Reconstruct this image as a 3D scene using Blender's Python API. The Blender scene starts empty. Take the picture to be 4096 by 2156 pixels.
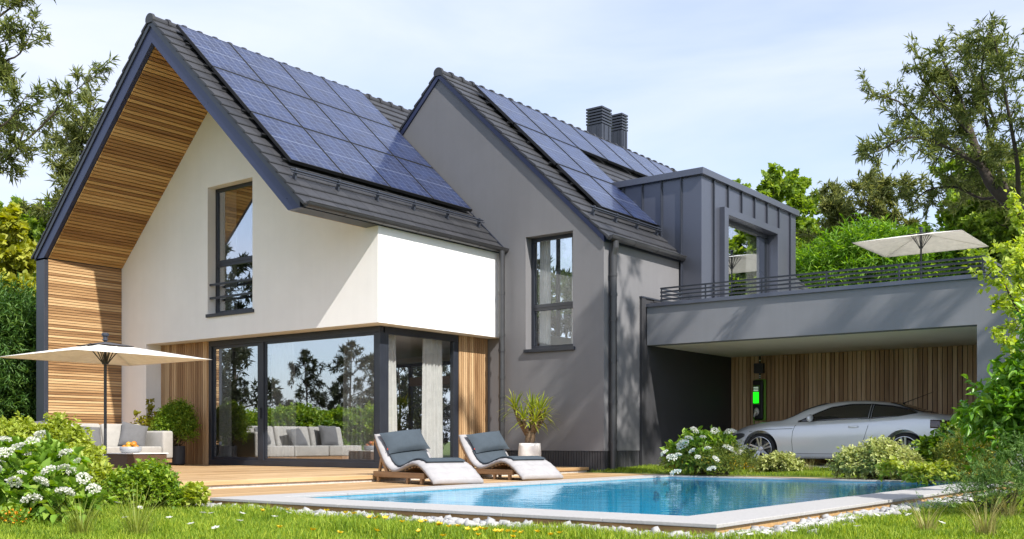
import bpy, math, random
import numpy as np
from mathutils import Vector, Matrix
from mathutils.geometry import tessellate_polygon
R = math.radians
sc = bpy.context.scene
col = sc.collection

# ------------------------------------------------------------------ camera
CAM = (13.794, -14.022, 0.0)
YAW = R(37.2147)
F = 4175.16                      # focal length in pixels of the 4096 px wide photograph
V0 = 1764.1                      # horizon row
cam_d = bpy.data.cameras.new('camera')
cam = bpy.data.objects.new('camera', cam_d)
col.objects.link(cam)
cam.location = CAM
cam.rotation_euler = (R(90), 0, YAW)
cam_d.sensor_width = 36.0
cam_d.lens = F / 4096 * 36.0
cam_d.shift_y = (V0 - 1078.0) / 4096
cam_d.clip_start = 0.05
cam_d.clip_end = 2000
sc.camera = cam

# ------------------------------------------------------------------ sky and sun
TO_SUN = Vector((1.0, -0.293, 0.977)).normalized()
SUN_EL = math.asin(TO_SUN.z)
SUN_AZ = math.atan2(TO_SUN.x, TO_SUN.y)
sun_d = bpy.data.lights.new('sun', 'SUN')
sun_d.energy = 4.5
sun_d.angle = R(0.55)
sun_d.color = (1.0, 0.955, 0.88)
sun = bpy.data.objects.new('sun', sun_d)
sun.rotation_euler = (-TO_SUN).to_track_quat('-Z', 'Y').to_euler()
sun.location = (30, -20, 30)
col.objects.link(sun)

world = bpy.data.worlds.new('World')
sc.world = world
world.use_nodes = True
wn, wl = world.node_tree.nodes, world.node_tree.links
wn.clear()
w_out = wn.new('ShaderNodeOutputWorld')
w_bg = wn.new('ShaderNodeBackground')
w_bg.inputs['Strength'].default_value = 0.15
w_sky = wn.new('ShaderNodeTexSky')
w_sky.sky_type = 'NISHITA'
w_sky.sun_disc = False
w_sky.sun_elevation = SUN_EL
w_sky.sun_rotation = SUN_AZ
w_sky.air_density = 1.0
w_sky.dust_density = 1.2
w_sky.ozone_density = 2.0
w_tc = wn.new('ShaderNodeTexCoord')
w_map = wn.new('ShaderNodeMapping')
w_map.inputs['Scale'].default_value = (1.0, 1.0, 4.5)
w_map.inputs['Rotation'].default_value = (0.12, 0.05, 0.6)
w_ns = wn.new('ShaderNodeTexNoise')
w_ns.inputs['Scale'].default_value = 2.1
w_ns.inputs['Detail'].default_value = 6
w_ns.inputs['Roughness'].default_value = 0.52
w_ns.inputs['Distortion'].default_value = 0.5
w_rmp = wn.new('ShaderNodeValToRGB')
w_rmp.color_ramp.elements[0].position = 0.30
w_rmp.color_ramp.elements[0].color = (0.38, 0.38, 0.38, 1)
w_rmp.color_ramp.elements[1].position = 0.72
w_rmp.color_ramp.elements[1].color = (0.97, 0.97, 0.97, 1)
w_mix = wn.new('ShaderNodeMixRGB')
w_mix.inputs['Color2'].default_value = (4.0, 4.3, 5.2, 1)     # thin bright cirrus veil
wl.new(w_tc.outputs['Generated'], w_map.inputs['Vector'])
wl.new(w_map.outputs['Vector'], w_ns.inputs['Vector'])
wl.new(w_ns.outputs['Fac'], w_rmp.inputs['Fac'])
wl.new(w_rmp.outputs['Color'], w_mix.inputs['Fac'])
wl.new(w_sky.outputs['Color'], w_mix.inputs['Color1'])
wl.new(w_mix.outputs['Color'], w_bg.inputs['Color'])
wl.new(w_bg.outputs['Background'], w_out.inputs['Surface'])

vs = sc.view_settings
vs.view_transform = 'Standard'
vs.look = 'None'
vs.exposure = 0.66
vs.gamma = 1.0
vs.use_curve_mapping = False
sc.cycles.max_bounces = 12
sc.cycles.diffuse_bounces = 6
sc.cycles.transparent_max_bounces = 24
sc.cycles.caustics_reflective = False
sc.cycles.caustics_refractive = False
sc.cycles.use_denoising = True

# ------------------------------------------------------------------ helpers
def at(u, v, dist):
    """point seen at photo pixel (u, v) at a forward distance in metres"""
    a = (u - 2048) / F * dist
    b = -(v - V0) / F * dist
    s, c = math.sin(YAW), math.cos(YAW)
    return Vector((CAM[0] - s * dist + c * a, CAM[1] + c * dist + s * a, b))

def on_ground(u, v, z):
    dist = -z * F / (v - V0)
    return at(u, v, dist)

OFF = {}

def tag(o, label=None, cat=None, group=None, kind=None):
    if label: o['label'] = label
    if cat: o['category'] = cat
    if group: o['group'] = group
    if kind: o['kind'] = kind
    return o

def thing(name, label, cat, loc=(0, 0, 0), rz=0.0, group=None, world_coords=False):
    o = bpy.data.objects.new(name, None)
    o.empty_display_size = 0.2
    col.objects.link(o)
    o.location = loc
    o.rotation_euler = (0, 0, rz)
    tag(o, label, cat, group)
    if world_coords:
        OFF[o.name] = Vector(loc)
    return o

def kids(o):
    return [c for c in bpy.data.objects if c.parent == o]

def copy_tree(o, loc=None, rz=None, label=None, scale=None):
    c = o.copy(); col.objects.link(c)
    for ch in kids(o):
        d = ch.copy(); col.objects.link(d); d.parent = c
        for g in kids(ch):
            e = g.copy(); col.objects.link(e); e.parent = d
    if loc is not None: c.location = loc
    if rz is not None: c.rotation_euler = (0, 0, rz)
    if scale is not None: c.scale = (scale, scale, scale)
    if label: c['label'] = label
    return c

class MB:
    """collects shapes into one mesh"""
    def __init__(s):
        s.v = []; s.f = []
    def add(s, vs_, fs_):
        n = len(s.v)
        s.v += [tuple(p) for p in vs_]
        s.f += [tuple(i + n for i in f) for f in fs_]
        return s
    def box(s, x0, x1, y0, y1, z0, z1):
        return s.add([(x0, y0, z0), (x1, y0, z0), (x1, y1, z0), (x0, y1, z0),
                      (x0, y0, z1), (x1, y0, z1), (x1, y1, z1), (x0, y1, z1)],
                     [(0, 3, 2, 1), (4, 5, 6, 7), (0, 1, 5, 4), (1, 2, 6, 5), (2, 3, 7, 6), (3, 0, 4, 7)])
    def obox(s, M, hx, hy, hz):
        pts = [M @ Vector((a * hx, b * hy, c * hz)) for c in (-1, 1) for a, b in ((-1, -1), (1, -1), (1, 1), (-1, 1))]
        return s.add(pts, [(0, 3, 2, 1), (4, 5, 6, 7), (0, 1, 5, 4), (1, 2, 6, 5), (2, 3, 7, 6), (3, 0, 4, 7)])
    def prism(s, poly, a, b, axis='y', holes=()):
        """polygon in the plane across the axis ((x,z) for y, (y,z) for x, (x,y) for z), with holes, from a to b"""
        def P(p, t):
            if axis == 'y': return (p[0], t, p[1])
            if axis == 'x': return (t, p[0], p[1])
            return (p[0], p[1], t)
        loops = [list(poly)] + [list(h) for h in holes]
        flat = [p for l in loops for p in l]
        n = len(flat)
        tris = tessellate_polygon([[Vector((p[0], p[1], 0)) for p in l] for l in loops])
        vv = [P(p, a) for p in flat] + [P(p, b) for p in flat]
        ff = []
        for t in tris:
            ff.append(tuple(t)); ff.append(tuple(i + n for i in reversed(t)))
        k = 0
        for l in loops:
            m = len(l)
            for i in range(m):
                j = (i + 1) % m
                ff.append((k + i, k + j, k + j + n, k + i + n))
            k += m
        return s.add(vv, ff)
    def tube(s, pts, r, n=10, caps=True):
        pts = [Vector(p) for p in pts]
        rr = r if isinstance(r, (list, tuple)) else [r] * len(pts)
        vv, ff = [], []
        ref = None
        for i, p in enumerate(pts):
            d = (pts[min(i + 1, len(pts) - 1)] - pts[max(i - 1, 0)]).normalized()
            if ref is None:
                ref = d.orthogonal().normalized()
            a = (ref - d * ref.dot(d)).normalized()
            ref = a
            b = d.cross(a)
            for k in range(n):
                t = 2 * math.pi * k / n
                vv.append(p + (a * math.cos(t) + b * math.sin(t)) * rr[i])
        for i in range(len(pts) - 1):
            for k in range(n):
                k2 = (k + 1) % n
                ff.append((i * n + k, i * n + k2, (i + 1) * n + k2, (i + 1) * n + k))
        if caps:
            ff.append(tuple(reversed(range(n))))
            ff.append(tuple((len(pts) - 1) * n + k for k in range(n)))
        return s.add(vv, ff)
    def lathe(s, prof, c=(0, 0, 0), n=24):
        vv, ff = [], []
        for r, z in prof:
            for k in range(n):
                t = 2 * math.pi * k / n
                vv.append((c[0] + r * math.cos(t), c[1] + r * math.sin(t), c[2] + z))
        for i in range(len(prof) - 1):
            for k in range(n):
                k2 = (k + 1) % n
                ff.append((i * n + k, i * n + k2, (i + 1) * n + k2, (i + 1) * n + k))
        ff.append(tuple(reversed(range(n))))
        ff.append(tuple((len(prof) - 1) * n + k for k in range(n)))
        return s.add(vv, ff)
    def grid(s, fn, nu, nv):
        vv = [fn(i / nu, j / nv) for j in range(nv + 1) for i in range(nu + 1)]
        ff = [(j * (nu + 1) + i, j * (nu + 1) + i + 1, (j + 1) * (nu + 1) + i + 1, (j + 1) * (nu + 1) + i)
              for j in range(nv) for i in range(nu)]
        return s.add(vv, ff)
    def xf(s, M):
        s.v = [tuple(M @ Vector(p)) for p in s.v]
        return s
    def mesh(s, name, off=Vector((0, 0, 0))):
        m = bpy.data.meshes.new(name)
        m.from_pydata([(p[0] - off[0], p[1] - off[1], p[2] - off[2]) for p in s.v], [], s.f)
        m.update()
        return m
    def build(s, name, material, parent=None, smooth=False, bevel=0.0, seg=2, sub=0, fix=False, solid=0.0):
        off = OFF.get(parent.name, Vector((0, 0, 0))) if parent else Vector((0, 0, 0))
        m = s.mesh(name, off)
        if fix:
            import bmesh
            b = bmesh.new(); b.from_mesh(m); bmesh.ops.recalc_face_normals(b, faces=b.faces); b.to_mesh(m); b.free()
        o = bpy.data.objects.new(name, m)
        col.objects.link(o)
        if material: m.materials.append(material)
        if parent:
            o.parent = parent
            OFF[o.name] = off
        if smooth:
            m.polygons.foreach_set('use_smooth', [True] * len(m.polygons))
        if solid:
            md = o.modifiers.new('solid', 'SOLIDIFY'); md.thickness = solid; md.offset = 0
        if bevel:
            md = o.modifiers.new('bevel', 'BEVEL'); md.width = bevel; md.segments = seg; md.limit_method = 'ANGLE'; md.angle_limit = R(40)
            md.harden_normals = False
        if sub:
            md = o.modifiers.new('sub', 'SUBSURF'); md.levels = sub; md.render_levels = sub
        return o

def np_mesh(name, V, faces, material=None, smooth=False):
    """mesh from numpy arrays; faces is a list of (n, k) index arrays"""
    m = bpy.data.meshes.new(name)
    V = np.asarray(V, np.float32)
    m.vertices.add(len(V))
    m.vertices.foreach_set('co', V.ravel())
    loops = np.concatenate([f.ravel() for f in faces]).astype(np.int32)
    tot = np.concatenate([np.full(len(f), f.shape[1], np.int32) for f in faces])
    start = np.concatenate([[0], np.cumsum(tot)[:-1]]).astype(np.int32)
    m.loops.add(len(loops))
    m.loops.foreach_set('vertex_index', loops)
    m.polygons.add(len(tot))
    m.polygons.foreach_set('loop_start', start)
    m.polygons.foreach_set('loop_total', tot)
    if smooth:
        m.polygons.foreach_set('use_smooth', np.ones(len(tot), bool))
    m.update(calc_edges=True)
    if material: m.materials.append(material)
    return m

def link_mesh(name, m, parent=None):
    o = bpy.data.objects.new(name, m)
    col.objects.link(o)
    if parent:
        o.parent = parent
    return o
# ------------------------------------------------------------------ materials
def new_mat(name):
    m = bpy.data.materials.new(name)
    m.use_nodes = True
    nt = m.node_tree
    b = nt.nodes['Principled BSDF']
    return m, nt, b

def nd(nt, typ, **kw):
    n = nt.nodes.new('ShaderNode' + typ)
    for k, v in kw.items():
        if k in n.inputs: n.inputs[k].default_value = v
        else: setattr(n, k, v)
    return n

def ramp(nt, stops):
    r = nt.nodes.new('ShaderNodeValToRGB')
    e = r.color_ramp.elements
    while len(e) < len(stops): e.new(0.5)
    for i, (p, c) in enumerate(stops):
        e[i].position = p
        e[i].color = (c[0], c[1], c[2], 1) if not isinstance(c, (int, float)) else (c, c, c, 1)
    return r

def plain(name, c, rough=0.6, metal=0.0, var=0.08, scale=6.0, bump=0.0, bscale=60.0, spec=0.5, coat=0.0):
    """solid colour with a little uneven tone and optional fine bump"""
    m, nt, b = new_mat(name)
    L = nt.links
    tc = nd(nt, 'TexCoord')
    ns = nd(nt, 'TexNoise', Scale=scale, Detail=5.0, Roughness=0.6)
    L.new(tc.outputs['Object'], ns.inputs['Vector'])
    lo = [x * (1 - var) for x in c]; hi = [min(1, x * (1 + var)) for x in c]
    r = ramp(nt, [(0.3, lo), (0.7, hi)])
    L.new(ns.outputs['Fac'], r.inputs['Fac'])
    L.new(r.outputs['Color'], b.inputs['Base Color'])
    rr = ramp(nt, [(0.3, max(0, rough - 0.06)), (0.7, min(1, rough + 0.06))])
    L.new(ns.outputs['Fac'], rr.inputs['Fac'])
    L.new(rr.outputs['Color'], b.inputs['Roughness'])
    b.inputs['Metallic'].default_value = metal
    b.inputs['Specular IOR Level'].default_value = spec
    b.inputs['Coat Weight'].default_value = coat
    if bump:
        n2 = nd(nt, 'TexNoise', Scale=bscale, Detail=4.0)
        L.new(tc.outputs['Object'], n2.inputs['Vector'])
        bp = nd(nt, 'Bump', Strength=bump, Distance=0.01)
        L.new(n2.outputs['Fac'], bp.inputs['Height'])
        L.new(bp.outputs['Normal'], b.inputs['Normal'])
    return m

def render_coat(name, c, streak):
    """float-finished render: faint cloudy trowelling and faint rain streaks down the wall"""
    m = plain(name, c, 0.9, var=0.03, scale=0.8, bump=0.15, bscale=140, spec=0.22)
    nt = m.node_tree; L = nt.links; b = nt.nodes['Principled BSDF']
    src = b.inputs['Base Color'].links[0].from_socket
    tc = nd(nt, 'TexCoord'); mp = nd(nt, 'Mapping'); mp.inputs['Scale'].default_value = (5.0, 5.0, 0.22)
    L.new(tc.outputs['Object'], mp.inputs['Vector'])
    ns = nd(nt, 'TexNoise', Scale=1.0, Detail=7.0, Roughness=0.65); L.new(mp.outputs['Vector'], ns.inputs['Vector'])
    n2 = nd(nt, 'TexNoise', Scale=2.2, Detail=8.0, Roughness=0.7); L.new(tc.outputs['Object'], n2.inputs['Vector'])
    ml = nd(nt, 'Math', operation='MULTIPLY'); L.new(ns.outputs['Fac'], ml.inputs[0]); L.new(n2.outputs['Fac'], ml.inputs[1])
    r = ramp(nt, [(0.16, 1 - streak), (0.34, 1.0)]); L.new(ml.outputs[0], r.inputs['Fac'])
    mx = nd(nt, 'MixRGB', blend_type='MULTIPLY'); mx.inputs['Fac'].default_value = 1.0
    L.new(src, mx.inputs['Color1']); L.new(r.outputs['Color'], mx.inputs['Color2'])
    L.new(mx.outputs['Color'], b.inputs['Base Color'])
    return m

def wood(name, c1, c2, c3, axis, rough=0.55, stretch=18.0, grain=9.0, island=0.55):
    """grain running along the axis, each board (mesh island) with its own tone"""
    m, nt, b = new_mat(name)
    L = nt.links
    tc = nd(nt, 'TexCoord'); geo = nd(nt, 'NewGeometry')
    mp = nd(nt, 'Mapping')
    s = [grain * stretch / 6] * 3
    s['xyz'.index(axis)] = grain / 10
    mp.inputs['Scale'].default_value = s
    L.new(tc.outputs['Object'], mp.inputs['Vector'])
    off = nd(nt, 'Math', operation='MULTIPLY'); off.inputs[1].default_value = 37.0
    L.new(geo.outputs['Random Per Island'], off.inputs[0])
    va = nd(nt, 'VectorMath', operation='ADD')
    L.new(mp.outputs['Vector'], va.inputs[0]); L.new(off.outputs[0], va.inputs[1])
    ns = nd(nt, 'TexNoise', Scale=1.0, Detail=6.0, Roughness=0.62, Distortion=0.6)
    L.new(va.outputs['Vector'], ns.inputs['Vector'])
    mx = nd(nt, 'Math', operation='MULTIPLY_ADD')
    mx.inputs[1].default_value = island; mx.inputs[2].default_value = -island / 2
    L.new(geo.outputs['Random Per Island'], mx.inputs[0])
    ad = nd(nt, 'Math', operation='ADD')
    L.new(ns.outputs['Fac'], ad.inputs[0]); L.new(mx.outputs[0], ad.inputs[1])
    r = ramp(nt, [(0.18, c1), (0.5, c2), (0.82, c3)])
    L.new(ad.outputs[0], r.inputs['Fac'])
    L.new(r.outputs['Color'], b.inputs['Base Color'])
    b.inputs['Roughness'].default_value = rough
    bp = nd(nt, 'Bump', Strength=0.25, Distance=0.004)
    L.new(ns.outputs['Fac'], bp.inputs['Height'])
    L.new(bp.outputs['Normal'], b.inputs['Normal'])
    return m

def leaf(name, c1, c2, c3, trans=0.35, rough=0.5, spec=0.35):
    """leaves: each leaf its own tone, light passes through"""
    m, nt, b = new_mat(name)
    L = nt.links
    geo = nd(nt, 'NewGeometry')
    tc = nd(nt, 'TexCoord')
    ns = nd(nt, 'TexNoise', Scale=1.6, Detail=2.0)
    L.new(tc.outputs['Object'], ns.inputs['Vector'])
    mx = nd(nt, 'Mix'); mx.inputs['Factor'].default_value = 0.45
    L.new(geo.outputs['Random Per Island'], mx.inputs['A']); L.new(ns.outputs['Fac'], mx.inputs['B'])
    r = ramp(nt, [(0.15, c1), (0.5, c2), (0.85, c3)])
    L.new(mx.outputs['Result'], r.inputs['Fac'])
    L.new(r.outputs['Color'], b.inputs['Base Color'])
    b.inputs['Roughness'].default_value = rough
    b.inputs['Specular IOR Level'].default_value = spec
    tr = nd(nt, 'BsdfTranslucent')
    hs = nd(nt, 'HueSaturation', Hue=0.485, Saturation=1.15, Value=1.6)
    L.new(r.outputs['Color'], hs.inputs['Color'])
    L.new(hs.outputs['Color'], tr.inputs['Color'])
    ms = nd(nt, 'MixShader'); ms.inputs['Fac'].default_value = trans
    L.new(b.outputs['BSDF'], ms.inputs[1]); L.new(tr.outputs['BSDF'], ms.inputs[2])
    L.new(ms.outputs['Shader'], nt.nodes['Material Output'].inputs['Surface'])
    return m

def glass_mat(name, tint, base_refl, rough=0.0):
    """coated pane: clear, with a strong mirror coat that grows at glancing angles"""
    m, nt, b = new_mat(name)
    L = nt.links
    nt.nodes.remove(b)
    t = nd(nt, 'BsdfTransparent'); t.inputs['Color'].default_value = (*tint, 1)
    g = nd(nt, 'BsdfGlossy'); g.inputs['Roughness'].default_value = rough; g.inputs['Color'].default_value = (0.93, 0.96, 1.0, 1)
    lw = nd(nt, 'LayerWeight', Blend=0.5)
    pw = nd(nt, 'Math', operation='POWER'); pw.inputs[1].default_value = 4.5
    L.new(lw.outputs['Facing'], pw.inputs[0])
    mp = nd(nt, 'MapRange'); mp.inputs['To Min'].default_value = base_refl; mp.inputs['To Max'].default_value = 1.0
    L.new(pw.outputs[0], mp.inputs['Value'])
    ms = nd(nt, 'MixShader')
    L.new(mp.outputs['Result'], ms.inputs['Fac'])
    L.new(t.outputs['BSDF'], ms.inputs[1]); L.new(g.outputs['BSDF'], ms.inputs[2])
    L.new(ms.outputs['Shader'], nt.nodes['Material Output'].inputs['Surface'])
    return m

M = {}
M['white'] = render_coat('white_render', (0.86, 0.85, 0.83), 0.03)
M['grey'] = render_coat('grey_render', (0.185, 0.183, 0.192), 0.05)
M['grey2'] = render_coat('carport_render', (0.215, 0.22, 0.238), 0.05)
M['metal'] = plain('anthracite_metal', (0.032, 0.037, 0.052), 0.38, metal=0.0, var=0.1, scale=2.0, spec=0.6)
M['barge'] = plain('navy_bargeboard_metal', (0.028, 0.036, 0.085), 0.32, metal=0.2, var=0.08, scale=1.2, spec=0.6)
M['dark'] = plain('dark_slat_paint', (0.045, 0.045, 0.05), 0.6, var=0.12, scale=3.0)
M['seam'] = plain('standing_seam_zinc', (0.125, 0.135, 0.17), 0.36, metal=0.6, var=0.03, scale=0.5, spec=0.6)
M['frame'] = plain('window_frame_metal', (0.022, 0.026, 0.036), 0.35, var=0.1, scale=3.0, spec=0.5)
M['gutter'] = plain('gutter_metal', (0.052, 0.052, 0.055), 0.33, metal=0.3, var=0.1, scale=2.5, spec=0.6)
M['ceiling'] = plain('ceiling_render', (0.84, 0.79, 0.68), 0.9, var=0.03, scale=1.0, spec=0.2)
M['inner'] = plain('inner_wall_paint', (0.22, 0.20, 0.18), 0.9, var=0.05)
M['floor'] = wood('oak_floor', (0.10, 0.06, 0.03), (0.16, 0.10, 0.055), (0.22, 0.14, 0.08), 'y')
M['slat_y'] = wood('larch_slats_lengthwise', (0.20, 0.10, 0.038), (0.40, 0.235, 0.105), (0.60, 0.41, 0.215), 'y')
M['slat_soffit'] = wood('golden_larch_soffit', (0.22, 0.10, 0.026), (0.43, 0.235, 0.074), (0.62, 0.39, 0.15), 'y')
M['slat_z'] = wood('larch_slats_upright', (0.20, 0.105, 0.045), (0.37, 0.225, 0.11), (0.56, 0.38, 0.21), 'z')
M['slat_port'] = wood('carport_slats_upright', (0.30, 0.165, 0.08), (0.54, 0.34, 0.18), (0.72, 0.51, 0.31), 'z')
M['deck'] = wood('decking_boards', (0.24, 0.135, 0.055), (0.40, 0.255, 0.12), (0.54, 0.375, 0.205), 'y', rough=0.6)
M['edge_x'] = wood('decking_edge_crosswise', (0.30, 0.16, 0.06), (0.42, 0.25, 0.10), (0.54, 0.35, 0.16), 'x')
M['teak'] = wood('weathered_teak', (0.20, 0.11, 0.05), (0.34, 0.20, 0.095), (0.46, 0.30, 0.16), 'x')
M['glass'] = glass_mat('window_glass', (0.97, 0.98, 0.98), 0.42)
M['clear'] = glass_mat('clear_glass', (0.95, 0.96, 0.96), 0.05)
M['canvas'] = None
def tiles_mat():
    m, nt, b = new_mat('roof_tile_concrete')
    L = nt.links
    geo = nd(nt, 'NewGeometry'); tc = nd(nt, 'TexCoord')
    ns = nd(nt, 'TexNoise', Scale=3.0, Detail=6.0)
    L.new(tc.outputs['Object'], ns.inputs['Vector'])
    mx = nd(nt, 'Mix'); mx.inputs['Factor'].default_value = 0.5
    L.new(geo.outputs['Random Per Island'], mx.inputs['A']); L.new(ns.outputs['Fac'], mx.inputs['B'])
    r = ramp(nt, [(0.1, (0.022, 0.023, 0.027)), (0.9, (0.044, 0.044, 0.048))])
    L.new(mx.outputs['Result'], r.inputs['Fac']); L.new(r.outputs['Color'], b.inputs['Base Color'])
    b.inputs['Roughness'].default_value = 0.5
    bp = nd(nt, 'Bump', Strength=0.1, Distance=0.01)
    n2 = nd(nt, 'TexNoise', Scale=90.0); L.new(tc.outputs['Object'], n2.inputs['Vector'])
    L.new(n2.outputs['Fac'], bp.inputs['Height']); L.new(bp.outputs['Normal'], b.inputs['Normal'])
    return m
M['tile'] = tiles_mat()

def cloth(name, c, trans=0.0, rough=0.9, weave=900.0):
    m, nt, b = new_mat(name)
    L = nt.links
    tc = nd(nt, 'TexCoord')
    ns = nd(nt, 'TexNoise', Scale=7.0, Detail=6.0, Roughness=0.7)
    L.new(tc.outputs['Object'], ns.inputs['Vector'])
    r = ramp(nt, [(0.3, [x * 0.88 for x in c]), (0.7, [min(1, x * 1.08) for x in c])])
    L.new(ns.outputs['Fac'], r.inputs['Fac']); L.new(r.outputs['Color'], b.inputs['Base Color'])
    b.inputs['Roughness'].default_value = rough
    b.inputs['Specular IOR Level'].default_value = 0.15
    n2 = nd(nt, 'TexNoise', Scale=weave); L.new(tc.outputs['Object'], n2.inputs['Vector'])
    bp = nd(nt, 'Bump', Strength=0.2, Distance=0.003)
    L.new(n2.outputs['Fac'], bp.inputs['Height']); L.new(bp.outputs['Normal'], b.inputs['Normal'])
    if trans:
        tr = nd(nt, 'BsdfTranslucent'); L.new(r.outputs['Color'], tr.inputs['Color'])
        ms = nd(nt, 'MixShader'); ms.inputs['Fac'].default_value = trans
        L.new(b.outputs['BSDF'], ms.inputs[1]); L.new(tr.outputs['BSDF'], ms.inputs[2])
        L.new(ms.outputs['Shader'], nt.nodes['Material Output'].inputs['Surface'])
    return m
M['curtain'] = cloth('sheer_curtain', (0.90, 0.89, 0.87), 0.50)
M['canvas'] = cloth('parasol_canvas', (0.86, 0.84, 0.79), 0.20)
M['canvas_grey'] = cloth('parasol_vent_canvas', (0.10, 0.10, 0.11), 0.1)
M['linen'] = cloth('sofa_linen', (0.37, 0.355, 0.33))
M['cushion'] = cloth('grey_cushion_fabric', (0.135, 0.135, 0.14))
M['mattress'] = cloth('lounger_mattress_fabric', (0.34, 0.33, 0.335))
M['slate'] = cloth('slate_blue_fabric', (0.058, 0.074, 0.090))

def solar_mat():
    m, nt, b = new_mat('polycrystalline_solar_cells')
    L = nt.links
    tc = nd(nt, 'TexCoord')
    sp = nd(nt, 'SeparateXYZ'); L.new(tc.outputs['UV'], sp.inputs[0])
    def math_(op, a, bv, c=None):
        n = nd(nt, 'Math', operation=op)
        for i, x in enumerate((a, bv, c)):
            if x is None: continue
            if isinstance(x, (int, float)): n.inputs[i].default_value = x
            else: L.new(x, n.inputs[i])
        return n.outputs[0]
    def lines(src, count, half):          # 1 on a thin line at every cell edge
        f = math_('FRACT', math_('MULTIPLY', src, count), None)
        d = math_('ABSOLUTE', math_('SUBTRACT', f, 0.5), None)
        return math_('GREATER_THAN', d, 0.5 - half)
    x, y = sp.outputs['X'], sp.outputs['Y']
    cellx = lines(x, 6, 0.022); celly = lines(y, 10, 0.022)
    bus = lines(math_('ADD', x, 1 / 36), 18, 0.035)
    mid = math_('LESS_THAN', math_('ABSOLUTE', math_('SUBTRACT', y, 0.5), None), 0.007)
    white = math_('MAXIMUM', math_('MAXIMUM', cellx, celly), math_('MAXIMUM', math_('MULTIPLY', bus, 0.6), mid))
    vx = nd(nt, 'VectorMath', operation='MULTIPLY'); vx.inputs[1].default_value = (6, 10, 1)
    L.new(tc.outputs['UV'], vx.inputs[0])
    fl = nd(nt, 'VectorMath', operation='FLOOR'); L.new(vx.outputs[0], fl.inputs[0])
    oi = nd(nt, 'ObjectInfo')
    av = nd(nt, 'VectorMath', operation='ADD'); L.new(fl.outputs[0], av.inputs[0]); L.new(oi.outputs['Random'], av.inputs[1])
    wnz = nd(nt, 'TexWhiteNoise'); L.new(av.outputs[0], wnz.inputs['Vector'])
    vo = nd(nt, 'TexVoronoi', Scale=70.0); L.new(tc.outputs['UV'], vo.inputs['Vector'])
    mx = nd(nt, 'Mix'); mx.inputs['Factor'].default_value = 0.35
    L.new(wnz.outputs['Value'], mx.inputs['A']); L.new(vo.outputs['Distance'], mx.inputs['B'])
    r = ramp(nt, [(0.05, (0.004, 0.008, 0.036)), (0.5, (0.007, 0.015, 0.060)), (0.95, (0.013, 0.027, 0.092))])
    L.new(mx.outputs['Result'], r.inputs['Fac'])
    mc = nd(nt, 'MixRGB'); L.new(white, mc.inputs['Fac']); L.new(r.outputs['Color'], mc.inputs['Color1'])
    mc.inputs['Color2'].default_value = (0.17, 0.20, 0.28, 1)
    L.new(mc.outputs['Color'], b.inputs['Base Color'])
    b.inputs['Roughness'].default_value = 0.35
    b.inputs['Specular IOR Level'].default_value = 0.2
    b.inputs['Coat Weight'].default_value = 0.40
    b.inputs['Coat Roughness'].default_value = 0.015
    b.inputs['Coat IOR'].default_value = 1.5
    return m
M['solar'] = solar_mat()
M['black'] = plain('black_plastic', (0.012, 0.012, 0.013), 0.45, var=0.1)
M['pot'] = plain('white_glazed_ceramic', (0.80, 0.78, 0.75), 0.3, var=0.02)
M['stone'] = plain('pale_granite_coping', (0.37, 0.36, 0.35), 0.75, var=0.10, scale=40.0, bump=0.15, bscale=300)
M['concrete'] = plain('rough_concrete', (0.50, 0.48, 0.45), 0.9, var=0.2, scale=14.0, bump=0.3, bscale=120)
M['gravel'] = plain('white_marble_chips', (0.36, 0.355, 0.35), 0.8, var=0.22, scale=9.0, bump=0.3, bscale=80)
# ------------------------------------------------------------------ ground, deck, pool
ZD = -0.5276      # upper deck
ZL = -0.635       # lower deck
ZC = -0.625       # pool coping
PX0, PX1, PY0, PY1 = 4.15, 10.28, -6.85, 3.1       # coping outside
QX0, QX1, QY0, QY1 = 4.62, 9.69, -6.2, 2.75        # water edge

def sstep(a, b, x):
    t = min(1, max(0, (x - a) / (b - a)))
    return t * t * (3 - 2 * t)

def ground_z(x, y):
    z = -0.75 + 0.145 * sstep(2.6, 4.0, y) + 0.055 * sstep(4.2, 5.4, y)
    if x > 10.3 and y < 3: z += 0.10 * sstep(11.5, 15, x)
    if y < -6.9: z += 0.035 * math.sin(x * 1.7 + 1) * math.sin(y * 1.3) * sstep(-7.2, -8.4, y)
    return z

def lawn_mat():
    m, nt, b = new_mat('lawn_soil_and_moss')
    L = nt.links
    tc = nd(nt, 'TexCoord'); ns = nd(nt, 'TexNoise', Scale=2.5, Detail=8.0, Roughness=0.7)
    L.new(tc.outputs['Object'], ns.inputs['Vector'])
    r = ramp(nt, [(0.3, (0.05, 0.075, 0.014)), (0.55, (0.10, 0.14, 0.025)), (0.8, (0.16, 0.18, 0.04))])
    L.new(ns.outputs['Fac'], r.inputs['Fac']); L.new(r.outputs['Color'], b.inputs['Base Color'])
    b.inputs['Roughness'].default_value = 0.95
    return m
xs_ = [-600, -200, -80, -40, -25, -16] + [x * 1.0 for x in range(-12, 4)] + [4.25, 5, 6, 7, 8, 9, 10.18] + [10.8 + 0.6 * i for i in range(14)] + [22, 30, 45, 80, 200, 600]
ys_ = [-600, -200, -80, -45, -30, -22, -18, -15] + [-13.5 + 0.5 * i for i in range(13)] + [-6.75, -5, -3, -1, 1, 2.4, 3.0] + [3.3 + 0.3 * i for i in range(9)] + [7, 9, 12, 16, 24, 40, 80, 200, 600]
g = MB()
for y in ys_:
    for x in xs_:
        g.v.append((x, y, ground_z(x, y)))
nx = len(xs_)
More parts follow.
